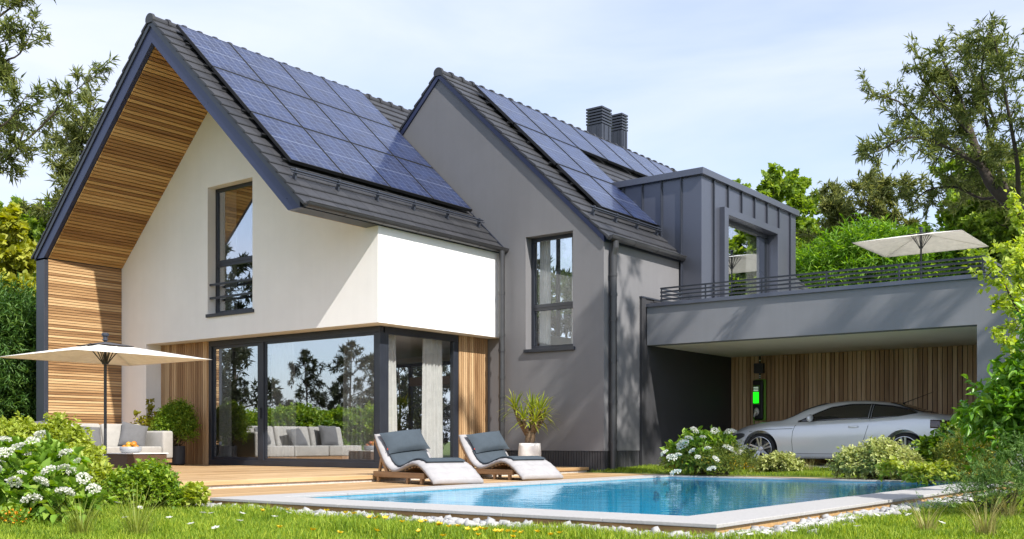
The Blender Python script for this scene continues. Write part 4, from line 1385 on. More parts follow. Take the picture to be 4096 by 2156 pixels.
zlow = smooth_crv([3.46, 3.6, 4.0, 5.0, 7.6, 8.2, 8.5], [0.24, 0.17, 0.13, 0.125, 0.13, 0.17, 0.26])
def ring(x):
    w, zb, zt, wr, z0 = hw(x), zbelt(x), ztop(x), wroof(x), zlow(x)
    wr = min(wr, w * 0.80)
    hgt = max(0.0, zt - zb)
    gh = min(1, hgt / 0.30)
    pts = [(0, z0), (w * 0.80, z0), (w * 0.955, z0 + 0.035), (w * 0.965, z0 + 0.10), (w * 0.985, z0 + (zb - z0) * 0.35), (w, z0 + (zb - z0) * 0.62), (w * 0.988, z0 + (zb - z0) * 0.86), (w * 0.955, zb)]
    # shoulder, glasshouse, roof
    q0 = (w * (0.90 - 0.01 * gh), zb + hgt * (0.30 - 0.22 * gh))
    q3 = (wr * (1.0), zb + hgt * (0.80 + 0.09 * gh))
    pts.append(q0)
    for t in (0.35, 0.70):
        bow = 0.022 * gh * math.sin(math.pi * t)
        pts.append((q0[0] + (q3[0] - q0[0]) * t + bow, q0[1] + (q3[1] - q0[1]) * t + bow * 0.5))
    pts += [q3, (wr * 0.62, zb + hgt * (0.945 + 0.035 * gh)), (0, zt)]
    return pts
NS = 84
sx_ = [3.46 + (8.50 - 3.46) * (0.5 - 0.5 * math.cos(math.pi * i / NS)) * 0.35 + (8.50 - 3.46) * i / NS * 0.65 for i in range(NS + 1)]
cb = MB()
half = len(ring(5))
for x in sx_:
    r_ = ring(x)
    for y, z in r_: cb.v.append((x - CX, -y, z))
    for y, z in r_[-2:0:-1]: cb.v.append((x - CX, y, z))
Lr = 2 * half - 2
for i in range(NS):
    for j in range(Lr):
        cb.f.append((i * Lr + j, i * Lr + (j + 1) % Lr, (i + 1) * Lr + (j + 1) % Lr, (i + 1) * Lr + j))
cb.f.append(tuple(range(Lr - 1, -1, -1))); cb.f.append(tuple(NS * Lr + j for j in range(Lr)))
def paint():
    m, nt, b = new_mat('silver_car_paint')
    b.inputs['Base Color'].default_value = (0.56, 0.58, 0.60, 1)
    b.inputs['Metallic'].default_value = 0.35
    b.inputs['Roughness'].default_value = 0.32
    b.inputs['Coat Weight'].default_value = 1.0
    b.inputs['Coat Roughness'].default_value = 0.02
    tc = nd(nt, 'TexCoord'); ns = nd(nt, 'TexNoise', Scale=900.0)
    nt.links.new(tc.outputs['Object'], ns.inputs['Vector'])
    r = ramp(nt, [(0.3, (0.72, 0.74, 0.765)), (0.7, (0.80, 0.82, 0.845))])
    nt.links.new(ns.outputs['Fac'], r.inputs['Fac']); nt.links.new(r.outputs['Color'], b.inputs['Base Color'])
    return m
M['paint'] = paint()
M['carglass'] = glass_mat('tinted_car_glass', (0.35, 0.37, 0.37), 0.10)
M['rubber'] = plain('tyre_rubber', (0.018, 0.018, 0.018), 0.8)
M['alloy'] = plain('alloy_wheel', (0.55, 0.56, 0.58), 0.28, metal=0.9, var=0.03)
body_o = cb.build('body', M['paint'], car, smooth=True, fix=True, sub=1)
WX = (4.555, 7.556); WR = 0.338
# cut the wheel arches and the side windows out of the shell, then drop the cutters
bpy.context.view_layer.update()
cut = MB()
for wx_ in WX:
    for s in (-1, 1):
        n = 40
        ringp = [(wx_ - CX + 0.395 * math.cos(2 * math.pi * q / n), 0.338 + 0.395 * math.sin(2 * math.pi * q / n)) for q in range(n)]
        cut.prism(ringp, s * 0.60, s * 1.3, 'y')
cm = cut.build('arch_cut', None, car, fix=True)
bpy.context.view_layer.update()
md = body_o.modifiers.new('arches', 'BOOLEAN'); md.object = cm; md.operation = 'DIFFERENCE'; md.solver = 'EXACT'
dg = bpy.context.evaluated_depsgraph_get()
nm = bpy.data.meshes.new_from_object(body_o.evaluated_get(dg))
body_o.modifiers.clear(); body_o.data = nm
bpy.data.objects.remove(cm, do_unlink=True)
if not nm.materials: nm.materials.append(M['paint'])
nm.polygons.foreach_set('use_smooth', [True] * len(nm.polygons))
nm.set_sharp_from_angle(angle=R(38))

def surf(x, z):
    """half width of the shell at height z above the shoulder"""
    r_ = ring(x)
    for k in range(2, len(r_) - 1):
        if r_[k][1] <= z <= r_[k + 1][1] or r_[k][1] >= z >= r_[k + 1][1]:
            d_ = r_[k + 1][1] - r_[k][1]
            f = (z - r_[k][1]) / d_ if abs(d_) > 1e-6 else 0
            return r_[k][0] + (r_[k + 1][0] - r_[k][0]) * f
    return r_[5][0]
def win_grid(mb, xs, zlo, zhi, s, n=22, off=0.006):
    x0, x1 = xs
    lo_ = crv(*zlo); hi_ = crv(*zhi)
    def fn(u, v):
        x = x0 + (x1 - x0) * u; z = lo_(x) + (hi_(x) - lo_(x)) * v
        return (x - CX, s * (surf(x, z) + off), z)
    mb.grid(fn, n, 8)
bot = ([5.38, 6.0, 6.88, 7.4, 7.74], [H(v) for v in (0.395, 0.415, 0.445, 0.48, 0.545)])
topc = ([5.38, 5.55, 5.75, 6.02, 6.42, 6.85, 7.27, 7.6, 7.74], [H(v) for v in (0.405, 0.48, 0.575, 0.685, 0.745, 0.74, 0.695, 0.62, 0.555)])
M['dkglass'] = plain('dark_tinted_glass', (0.02, 0.018, 0.016), 0.04, var=0.02, spec=1.0)
for s in (-1, 1):
    for a, b_ in ((5.38, 6.83), (6.89, 7.74)):
        w = MB(); win_grid(w, (a, b_), bot, topc, s)
        w.build('side_window', M['dkglass'], car, smooth=True, solid=0.004)
    # black trim around the windows
    t_ = MB()
    path = [(x, float(np.interp(x, *bot))) for x in np.linspace(5.36, 7.75, 30)] + [(x, float(np.interp(x, *topc)) + 0.008) for x in np.linspace(7.75, 5.36, 40)]
    t_.tube([(x - CX, s * (surf(x, z) + 0.004), z) for x, z in path], 0.009, 6)
    t_.build('window_trim', M['black'], car, smooth=True)
    p_ = MB(); p_.tube([(6.86 - CX, s * (surf(6.86, z) + 0.004), z) for z in np.linspace(H(0.445), H(0.745), 8)], 0.020, 6)
    p_.build('door_pillar', M['black'], car)
    ds = MB()
    def seam(pts): ds.tube([(x - CX, s * (surf(x, z) + 0.0005), z) for x, z in pts], 0.0045, 5)
    seam([(5.40, H(0.375)), (5.33, H(0.32)), (5.285, H(0.20)), (5.266, H(0.0)), (5.28, H(-0.2)), (5.30, H(-0.335))])
    seam([(6.885, H(0.43)), (6.85, H(0.28)), (6.78, H(0.06)), (6.68, H(-0.13)), (6.56, H(-0.28))])
    seam([(5.29, H(-0.262)), (5.7, H(-0.262)), (6.1, H(-0.262)), (6.59, H(-0.262))])
    seam([(4.0, H(0.04)), (4.15, H(0.055))]) if False else None
    seam([(4.30, H(0.20)), (4.7, H(0.245)), (5.28, H(0.26))])
    ds.build('door_seam', M['black'], car)
    hd = MB(); hd.grid(lambda u, v: (6.46 - CX + 0.20 * u, s * (surf(6.46 + 0.2 * u, H(0.275 + 0.022 * v)) + 0.018 * math.sin(math.pi * u) ** 0.4), H(0.268 + 0.032 * v)), 12, 4)
    hd.build('door_handle', M['paint'], car, smooth=True, solid=0.012)
    mi = MB(); n = 10
    for_ = []
    mi.lathe([(0.01, -0.085), (0.05, -0.075), (0.072, -0.03), (0.075, 0.03), (0.06, 0.07), (0.02, 0.085)], (0, 0, 0), 16)
    mi.xf(Matrix.Translation((5.66 - CX, s * (surf(5.66, H(0.42)) + 0.12), H(0.475))) @ Matrix.Rotation(R(s * 80), 4, 'X') @ Matrix.Diagonal((0.75, 1.0, 1.25, 1)))
    mo = mi.build('wing_mirror', M['paint'], car, smooth=True)
    ar = MB(); ar.tube([(5.68 - CX, s * (surf(5.68, H(0.42)) - 0.01), H(0.415)), (5.67 - CX, s * (surf(5.66, H(0.42)) + 0.09), H(0.44))], 0.018, 8)
    ar.build('mirror_arm', M['black'], mo)
    hl = MB()
    def hlf(u, v):
        x = 3.80 + 0.40 * u
        z = H(0.055 + 0.075 * u) + (v - 0.5) * 0.135 * (math.sin(math.pi * (0.08 + 0.84 * u)) ** 0.7)
        return (x - CX, s * (surf(x, z) + 0.006), z)
    hl.grid(hlf, 18, 8)
    hl.build('headlight', plain('smoked_headlight_glass', (0.05, 0.052, 0.055), 0.06, spec=1.0), car, smooth=True, solid=0.006)
    tl = MB()
    tl.grid(lambda u, v: (8.05 + 0.36 * u - CX, s * (surf(8.05 + 0.36 * u, H(0.33 - 0.02 * u + (v - .5) * 0.16)) + 0.005), H(0.33 - 0.02 * u + (v - .5) * 0.16)), 14, 6)
    tl.build('tail_light', plain('smoked_tail_light', (0.05, 0.02, 0.02), 0.08, spec=1.0), car, smooth=True, solid=0.006)
def top_glass(name, xa, xb, w0, w1):
    g_ = MB()
    def fn(u, v):
        x = xa + (xb - xa) * u
        r_ = ring(x); q3, q4, q5 = r_[-3], r_[-2], r_[-1]
        yv = (2 * v - 1) * (w0 + (w1 - w0) * u)
        ay = abs(yv)
        if ay < q4[0]: z = q5[1] + (q4[1] - q5[1]) * (ay / q4[0])
        else: z = q4[1] + (q3[1] - q4[1]) * min(1, (ay - q4[0]) / (q3[0] - q4[0]))
        return (x - CX, yv, z + 0.008)
    g_.grid(fn, 14, 14)
    g_.build(name, M['dkglass'], car, smooth=True, solid=0.004)
top_glass('windscreen', 5.02, 5.80, 0.62, 0.53)
top_glass('rear_window', 7.16, 7.82, 0.48, 0.55)
an = MB(); an.tube([(7.27 - CX, 0, H(0.765)), (7.33 - CX, 0, H(0.79)), (7.86 - CX, 0, H(0.985))], [0.02, 0.008, 0.004], 8)
an.build('antenna', M['black'], car)
bp_ = MB(); bp_.grid(lambda u, v: (3.60 + 0.30 * u - CX, -(surf(3.60 + 0.30 * u, 0.33) + 0.003), 0.30 + 0.05 * v), 8, 3)
bp_.build('bumper_vent', M['black'], car, solid=0.006)
gr = MB()
for i in range(5): gr.box(3.465 - CX - 0.012, 3.48 - CX, -0.26, 0.26, 0.36 + i * 0.03, 0.375 + i * 0.03)
gr.build('grille', M['black'], car)
def wheel(wx_, s):
    ty = MB()
    prof = [(WR - 0.085, -0.10), (WR - 0.03, -0.115), (WR - 0.008, -0.095), (WR, -0.06), (WR, 0.06), (WR - 0.008, 0.095), (WR - 0.03, 0.115), (WR - 0.085, 0.10)]
    Mx = Matrix.Translation((wx_ - CX, s * 0.80, WR)) @ Matrix.Rotation(R(90), 4, 'X')
    n = 40
    vv, ff = [], []
    for r_, z in prof:
        for q in range(n): vv.append((r_ * math.cos(2 * math.pi * q / n), r_ * math.sin(2 * math.pi * q / n), z))
    for i in range(len(prof)):
        i2 = (i + 1) % len(prof)
        for q in range(n): ff.append((i * n + q, i * n + (q + 1) % n, i2 * n + (q + 1) % n, i2 * n + q))
    ty.add(vv, ff); ty.xf(Mx)
    o = ty.build('wheel', M['rubber'], car, smooth=True, fix=True)
    rm = MB()
    out = 1 if s < 0 else -1
    rr = WR - 0.072
    # rim barrel lip
    vv, ff = [], []
    pr = [(rr, -0.09), (rr, 0.105 ), (rr - 0.016, 0.108), (rr - 0.022, 0.09), (rr - 0.03, -0.09)]
    for r_, z in pr:
        for q in range(n): vv.append((r_ * math.cos(2 * math.pi * q / n), r_ * math.sin(2 * math.pi * q / n), z * out))
    for i in range(len(pr) - 1):
        for q in range(n): ff.append((i * n + q, i * n + (q + 1) % n, (i + 1) * n + (q + 1) % n, (i + 1) * n + q))
    rm.add(vv, ff)
    for k in range(5):
        for da in (-0.17, 0.17):
            a = 2 * math.pi * k / 5 + math.pi / 2 + 0.1
            p0 = Vector((0.035 * math.cos(a + da * 2.6), 0.035 * math.sin(a + da * 2.6), 0.062 * out))
            p1 = Vector(((rr - 0.012) * math.cos(a + da), (rr - 0.012) * math.sin(a + da), 0.088 * out))
            d_ = p1 - p0; L_ = d_.length
            m_ = Matrix.Translation((p0 + p1) / 2) @ d_.to_track_quat('X', 'Z').to_matrix().to_4x4()
            rm.obox(m_, L_ / 2, 0.021, 0.014)
    rm.lathe([(0.0, 0.04 * out), (0.062, 0.045 * out), (0.062, 0.075 * out), (0.04, 0.085 * out), (0.0, 0.086 * out)], (0, 0, 0), 24)
    rm.xf(Mx)
    rm.build('rim', M['alloy'], o, bevel=0.004, seg=2, fix=True)
    dk = MB(); dk.lathe([(0.05, -0.02), (0.19, -0.02), (0.19, 0.0), (0.05, 0.0)], (0, 0, 0), 30); dk.xf(Mx)
    dk.build('brake_disc', plain('brake_disc_steel', (0.12, 0.12, 0.12), 0.45, metal=0.7), o)
    bk = MB(); bk.lathe([(0.01, -0.09 * out), (rr - 0.032, -0.09 * out), (rr - 0.032, -0.085 * out), (0.01, -0.085 * out)], (0, 0, 0), 30); bk.xf(Mx)
    bk.build('wheel_well', M['black'], o)
for wx_ in WX:
    for s in (-1, 1): wheel(wx_, s)
# ------------------------------------------------------------------ foliage tools
def unit(a): return a / np.maximum(np.linalg.norm(a, axis=-1, keepdims=True), 1e-9)

def leaf_geo(P, D, S, kind, wr, rng, up=0.6, droop=0.15):
    """one leaf per row: base P, direction D, length S"""
    n = len(P)
    D = unit(D)
    U = unit(rng.normal(size=(n, 3)) + np.array([0, 0, up * 3]))
    side = unit(np.cross(D, U)); nor = np.cross(side, D)
    if kind == 'lance':
        T = [(0, 0, 0), (0.36, 0.5, 0.05), (1.0, 0, -droop), (0.36, -0.5, 0.05)]
        F_ = [np.array([[0, 1, 2], [0, 2, 3]])]
    elif kind == 'ovate':
        T = [(0, 0, 0), (0.30, 0.5, 0.10), (0.68, 0.36, 0.03), (1.0, 0, -droop), (0.68, -0.36, 0.03), (0.30, -0.5, 0.10)]
        F_ = [np.array([[0, 1, 2, 3], [0, 3, 4, 5]])]
    else:  # heart / ivy shape
        T = [(0, 0, 0), (0.10, 0.42, 0.08), (0.45, 0.46, 0.05), (1.0, 0, -droop), (0.45, -0.46, 0.05), (0.10, -0.42, 0.08)]
        F_ = [np.array([[0, 1, 2, 3], [0, 3, 4, 5]])]
    T = np.array(T)
    k = len(T)
    S = np.asarray(S).reshape(-1, 1)
    V = np.empty((n, k, 3))
    for i, (t, s, h) in enumerate(T):
        V[:, i] = P + D * (t * S) + side * (s * wr * S) + nor * (h * S)
    base = (np.arange(n) * k)[:, None, None]
    faces = [(base + f[None]).reshape(-1, f.shape[1]) for f in F_]
    return V.reshape(-1, 3), faces

def join(parts):
    V, F3, F4, o = [], [], [], 0
    for v, fs in parts:
        V.append(v)
        for f in fs:
            (F3 if f.shape[1] == 3 else F4).append(f + o)
        o += len(v)
    return np.concatenate(V), [np.concatenate(x) for x in (F3, F4) if x]

class Grow:
    """branch skeleton: limbs, twigs, and the nodes that carry leaves"""
    def __init__(s, seed):
        s.r = random.Random(seed); s.rng = np.random.default_rng(seed)
        s.wood = MB(); s.P = []; s.D = []
    def limb(s, pts, r0, r1, n=6, smooth=True):
        pts = [Vector(p) for p in pts]
        if smooth and len(pts) > 2:
            out = []
            Q = [pts[0]] + pts + [pts[-1]]
            for k in range(len(pts) - 1):
                p0, p1, p2, p3 = Q[k:k + 4]
                for f in (0, .33, .66):
                    out.append(0.5 * (2 * p1 + (p2 - p0) * f + (2 * p0 - 5 * p1 + 4 * p2 - p3) * f * f + (3 * p1 - p0 - 3 * p2 + p3) * f ** 3))
            pts = out + [pts[-1]]
        m = len(pts)
        s.wood.tube(pts, [r0 + (r1 - r0) * i / (m - 1) for i in range(m)], n)
        return pts
    def rand(s):
        return Vector((s.r.gauss(0, 1), s.r.gauss(0, 1), s.r.gauss(0, 1))).normalized()
    def twigs(s, pts, start, step, length, up=0.25, fwd=0.5, sub=2, nodes=5, r=0.008, flat=1.0, sublen=0.5):
        """twigs all along a limb from fraction start on, with side shoots"""
        seg = [(pts[i], pts[i + 1]) for i in range(len(pts) - 1)]
        tot = sum((b - a).length for a, b in seg)
        acc = 0; nxt = tot * start
        for a, b in seg:
            l = (b - a).length; d = (b - a).normalized() if l > 0 else Vector((0, 0, 1))
            while nxt <= acc + l:
                p = a + (b - a) * ((nxt - acc) / l)
                v = s.rand(); v.z *= flat
                q = (v + d * fwd + Vector((0, 0, up))).normalized()
                L_ = length * s.r.uniform(0.55, 1.15) * (1.1 - 0.5 * nxt / tot)
                s.shoot(p, q, L_, nodes, r, sub, up, sublen)
                nxt += step * s.r.uniform(0.6, 1.4)
            acc += l
    def shoot(s, p, q, L_, nodes, r, sub, up, sublen=0.5):
        pts = [p]
        d = q.copy()
        for i in range(nodes):
            d = (d + s.rand() * 0.22 + Vector((0, 0, up * 0.15))).normalized()
            pts.append(pts[-1] + d * (L_ / nodes))
            s.P.append(tuple(pts[-1])); s.D.append(tuple(d))
            if sub and i >= 1:
                for _ in range(1 if s.r.random() < 0.75 else 2):
                    e = (s.rand() * 0.9 + d * 0.6 + Vector((0, 0, up * 0.3))).normalized()
                    s.shoot(pts[-1], e, L_ * sublen * s.r.uniform(0.6, 1.2), max(2, nodes - 2), r * 0.6, sub - 1, up, sublen)
        s.wood.tube(pts, [r * (1 - 0.8 * i / nodes) for i in range(nodes + 1)], 4, caps=False)
    def leaves(s, per, size, kind='lance', wr=0.16, spread=0.75, up=0.5, droop=0.15, jitter=0.25, off=0.02):
        P = np.repeat(np.array(s.P), per, 0); D = np.repeat(np.array(s.D), per, 0)
        n = len(P)
        D2 = unit(D + s.rng.normal(size=(n, 3)) * spread + np.array([0, 0, 0.0]))
        S = size * s.rng.uniform(1 - jitter * 1.6, 1 + jitter, n)
        P2 = P + s.rng.normal(size=(n, 3)) * off - D * s.rng.uniform(0, 0.08, (n, 1))
        return leaf_geo(P2, D2, S, kind, wr, s.rng, up, droop)

M['bark'] = plain('dark_bark', (0.045, 0.034, 0.026), 0.9, var=0.35, scale=14.0, bump=0.6, bscale=35)
M['stem'] = plain('green_brown_stem', (0.09, 0.085, 0.035), 0.8, var=0.25, scale=10.0)

def finish_tree(g, label, cat, leafgeo, leafmat, loc, group=None, name='tree', bark=None, lname='crown', tname='trunk'):
    t = thing(name, label, cat, loc, group=group)
    OFF[t.name] = Vector(loc)
    g.wood.build(tname, bark or M['bark'], t, smooth=True)
    V, Fc = leafgeo
    o = link_mesh(lname, np_mesh(lname, V - np.array(loc)[None], Fc, leafmat), t)
    return t

def std_tree(seed, base, height, spread, nlimb, leafspec, step=0.16, tw=0.7, lean=(0, 0), trunk_r=0.12, crown0=0.3, sub=2, nodes=5, up=0.25, multi=1):
    """upright tree: one or several stems with rising limbs and twigs"""
    g = Grow(seed); r = g.r
    base = Vector(base)
    for m_ in range(multi):
        a0 = r.uniform(0, 6.28)
        off_ = Vector((math.cos(a0), math.sin(a0), 0)) * (0.0 if multi == 1 else spread * 0.25)
        top = base + Vector((lean[0], lean[1], height * r.uniform(0.88, 1.0))) + off_ * 1.5
        mid = base + (top - base) * 0.5 + Vector((r.uniform(-.12, .12), r.uniform(-.12, .12), 0)) * spread
        tr = g.limb([base + off_ * 0.3, base + (mid - base) * 0.5 + off_ * 0.3, mid, mid + (top - mid) * 0.5, top], trunk_r, trunk_r * 0.15, 8)
        g.twigs(tr, 0.6, step * 1.2, tw, up, 0.5, sub, nodes, 0.010)
        for i in range(nlimb):
            f = crown0 + (0.95 - crown0) * (i + r.random() * 0.8) / nlimb
            k = min(len(tr) - 2, int(f * (len(tr) - 1)))
            p = tr[k] + (tr[k + 1] - tr[k]) * (f * (len(tr) - 1) - k)
            a = i * 2.4 + r.uniform(-.5, .5)
            L_ = spread * (1.05 - 0.75 * ((f - crown0) / (1 - crown0)) ** 1.3) * r.uniform(0.6, 1.1)
            d = Vector((math.cos(a), math.sin(a), r.uniform(0.25, 0.8)))
            e = p + d * L_ * 0.55; e2 = p + d * L_ + Vector((r.uniform(-.2, .2), r.uniform(-.2, .2), r.uniform(-.05, 0.25))) * L_
            lb = g.limb([p, p + (e - p) * 0.5 + g.rand() * 0.06 * L_, e, e2], trunk_r * 0.42 * (1 - 0.5 * f), 0.012, 5)
            g.twigs(lb, 0.22, step, tw, up, 0.45, sub, nodes, 0.008)
    return g

def blob_bush(seed, blobs, nshoot, leafspec, shoot_len=0.16, nodes=4, per=3, up=0.5, inner=0.35, stem_r=0.006, base=None, nstem=14):
    """dense shrub: short leafy shoots through and out of a few overlapping volumes"""
    g = Grow(seed); rng = g.rng
    B = np.array(blobs, float)       # x, y, z, rx, ry, rz
    w = (B[:, 3] * B[:, 4] * B[:, 5]) ** (2 / 3); w /= w.sum()
    idx = rng.choice(len(B), nshoot, p=w)
    dirn = unit(rng.normal(size=(nshoot, 3)))
    dirn[:, 2] = np.where(dirn[:, 2] < -0.45, -dirn[:, 2], dirn[:, 2])
    rad = inner + (1 - inner) * rng.random(nshoot) ** 0.45
    P0 = B[idx, :3] + dirn * B[idx, 3:6] * rad[:, None]
    q = unit(dirn + rng.normal(size=(nshoot, 3)) * 0.45 + np.array([0, 0, up]))
    L_ = shoot_len * rng.uniform(0.6, 1.5, nshoot)
    Pn, Dn = [], []
    d = q.copy(); p = P0.copy()
    for i in range(nodes):
        d = unit(d + rng.normal(size=d.shape) * 0.22)
        p = p + d * (L_ / nodes)[:, None]
        Pn.append(p.copy()); Dn.append(d.copy())
    P = np.concatenate(Pn); D = np.concatenate(Dn)
    keep = P[:, 2] > (base[2] + 0.015 if base is not None else -9)
    g.P = P[keep]; g.D = D[keep]
    size, kind, wr, spread, upn, droop = leafspec
    n = len(g.P)
    PP = np.repeat(g.P, per, 0); DD = np.repeat(g.D, per, 0)
    D2 = unit(DD * 0.7 + rng.normal(size=DD.shape) * spread)
    S = size * rng.uniform(0.6, 1.25, len(PP))
    geo = leaf_geo(PP + rng.normal(size=PP.shape) * size * 0.12, D2, S, kind, wr, rng, upn, droop)
    # stems from the base into the volumes
    if base is not None:
        for i in range(nstem):
            k = rng.integers(len(B))
            tip = Vector(B[k, :3] + unit(rng.normal(size=3)) * B[k, 3:6] * 0.75)
            b0 = Vector(base) + Vector((rng.normal() * 0.06, rng.normal() * 0.06, 0))
            mid = b0 + (tip - b0) * 0.5 + Vector((rng.normal() * .05, rng.normal() * .05, 0.05))
            g.wood.tube([b0, mid, tip], [stem_r * 1.6, stem_r, stem_r * 0.4], 5)
    return g, geo

def shrub(label, cat, seed, base, blobs, nshoot, leafspec, leafmat, name='shrub', group=None, **kw):
    bl = [(base[0] + b[0], base[1] + b[1], base[2] + b[2], b[3], b[4], b[5]) for b in blobs]
    g, geo = blob_bush(seed, bl, nshoot, leafspec, base=base, **kw)
    t = thing(name, label, cat, base, group=group)
    OFF[t.name] = Vector(base)
    g.wood.build('stem', M['stem'], t, smooth=True)
    V, Fc = geo
    link_mesh('foliage', np_mesh('foliage', V - np.array(base)[None], Fc, leafmat), t)
    t['_n'] = len(Fc[0])
    return t

LM = {}
LM['willow'] = leaf('olive_willow_leaf', (0.060, 0.085, 0.022), (0.130, 0.170, 0.045), (0.30, 0.33, 0.11), 0.38)
LM['willow_far'] = leaf('far_olive_leaf', (0.07, 0.09, 0.026), (0.15, 0.18, 0.055), (0.30, 0.31, 0.11), 0.38)
LM['ivy'] = leaf('bright_ivy_leaf', (0.09, 0.16, 0.022), (0.20, 0.31, 0.045), (0.40, 0.50, 0.11), 0.45)
LM['yellow'] = leaf('yellow_leaf', (0.15, 0.18, 0.018), (0.33, 0.36, 0.04), (0.58, 0.58, 0.12), 0.4)
LM['bamboo'] = leaf('fresh_bamboo_leaf', (0.06, 0.15, 0.018), (0.14, 0.29, 0.035), (0.30, 0.46, 0.08), 0.45)
LM['darkhedge'] = leaf('dark_hedge_leaf', (0.025, 0.070, 0.015), (0.07, 0.155, 0.03), (0.19, 0.31, 0.07), 0.3)
LM['spirea'] = leaf('yellow_green_spirea_leaf', (0.17, 0.23, 0.025), (0.34, 0.42, 0.06), (0.55, 0.58, 0.15), 0.4)
LM['box'] = leaf('box_leaf', (0.07, 0.15, 0.012), (0.17, 0.29, 0.025), (0.38, 0.46, 0.06), 0.35)
LM['hydr'] = leaf('hydrangea_leaf', (0.09, 0.18, 0.022), (0.19, 0.34, 0.045), (0.36, 0.47, 0.09), 0.35)
LM['gloss'] = leaf('glossy_laurel_leaf', (0.07, 0.18, 0.018), (0.16, 0.34, 0.035), (0.32, 0.50, 0.08), 0.3, rough=0.3, spec=0.5)
LM['birch'] = leaf('pale_birch_leaf', (0.20, 0.28, 0.03), (0.36, 0.46, 0.06), (0.60, 0.66, 0.17), 0.45)
LM['varieg'] = leaf('pale_variegated_leaf', (0.20, 0.25, 0.06), (0.40, 0.45, 0.15), (0.62, 0.62, 0.32), 0.3)
LM['darkivy'] = leaf('dark_ivy_leaf', (0.035, 0.09, 0.012), (0.10, 0.19, 0.02), (0.30, 0.40, 0.045), 0.3)
LM['broom'] = leaf('broom_leaf', (0.08, 0.13, 0.025), (0.17, 0.22, 0.04), (0.32, 0.34, 0.07), 0.3)
LM['needle'] = leaf('needle_leaf', (0.05, 0.12, 0.025), (0.11, 0.22, 0.045), (0.22, 0.33, 0.08), 0.2)
LM['mirror'] = leaf('shade_tone_tree_leaf', (0.010, 0.014, 0.005), (0.022, 0.030, 0.010), (0.05, 0.06, 0.02), 0.2)  # near-black tone puts the silhouette shade into the leaf colour
LM['petal'] = leaf('white_petal', (0.46, 0.46, 0.38), (0.62, 0.62, 0.55), (0.72, 0.72, 0.67), 0.3)
LM['yellowpetal'] = leaf('yellow_petal', (0.60, 0.40, 0.02), (0.75, 0.55, 0.04), (0.85, 0.68, 0.10), 0.3)
LM['orange'] = leaf('orange_petal', (0.60, 0.22, 0.01), (0.75, 0.32, 0.02), (0.8, 0.45, 0.03), 0.3)
LM['yucca'] = leaf('yucca_leaf', (0.13, 0.19, 0.02), (0.28, 0.34, 0.04), (0.48, 0.50, 0.10), 0.3)
K = 4096 / 2576                     # picture measures below are in a 2576 px wide view

def A(u, v, d): return at(u * K, v * K, d)
def base_under(u, d, z):
    p = A(u, 1109, d); return Vector((p.x, p.y, z))

# ------------------------------------------------------------------ background trees
# big crooked willow to the right of the carport
d_ = 19.5
g = Grow(11)
q = lambda u, v, dd=0: A(u, v, d_ + dd)
b0 = base_under(2760, d_, -0.75)
trunk = g.limb([b0, q(2760, 900), q(2690, 640), q(2570, 535), q(2490, 460), q(2440, 330, .5), q(2400, 210, .5), q(2370, 150, .6)], 0.20, 0.02, 8)
g.twigs(trunk, 0.72, 0.16, 0.70, 0.25, 0.5, 2, 5, 0.010)
for pts, r0, st in (
    ([(2500, 470, 0), (2440, 400, .3), (2330, 320, .8), (2260, 255, .9), (2190, 240, 1.0)], 0.07, 0.25),
    ([(2470, 420, 0), (2380, 370, -.3), (2290, 345, -.5), (2220, 375, -.7), (2180, 390, -.8)], 0.06, 0.25),
    ([(2520, 490, 0), (2470, 500, .6), (2400, 470, .9), (2330, 480, 1.2), (2290, 520, 1.3)], 0.06, 0.3),
    ([(2560, 530, 0), (2560, 420, -.5), (2540, 300, -.8), (2520, 190, -1), (2500, 90, -1)], 0.09, 0.2),
    ([(2540, 500, 0), (2500, 380, .8), (2470, 260, 1.2), (2440, 170, 1.4), (2400, 120, 1.5)], 0.08, 0.2),
    ([(2600, 560, 0), (2640, 440, 0), (2650, 320, .2), (2630, 180, .3), (2600, 80, .3)], 0.09, 0.2),
    ([(2450, 350, .4), (2380, 270, .2), (2320, 200, 0), (2300, 150, 0)], 0.05, 0.2),
    ([(2500, 300, .6), (2470, 200, .2), (2480, 110, 0), (2500, 60, 0)], 0.05, 0.2),
    ([(2570, 540, 0), (2530, 520, 1), (2480, 500, 1.6), (2420, 490, 2)], 0.06, 0.3)):
    lb = g.limb([q(*p) for p in pts], r0 * 0.6, 0.008, 6)
    g.twigs(lb, st, 0.12, 0.60, 0.15, 0.5, 2, 4, 0.008)
finish_tree(g, 'tall crooked willow with narrow olive leaves right of the carport', 'tree', g.leaves(4, 0.155, 'lance', 0.19, 0.62), LM['willow'], b0, 'willow trees', name='willow_tree')

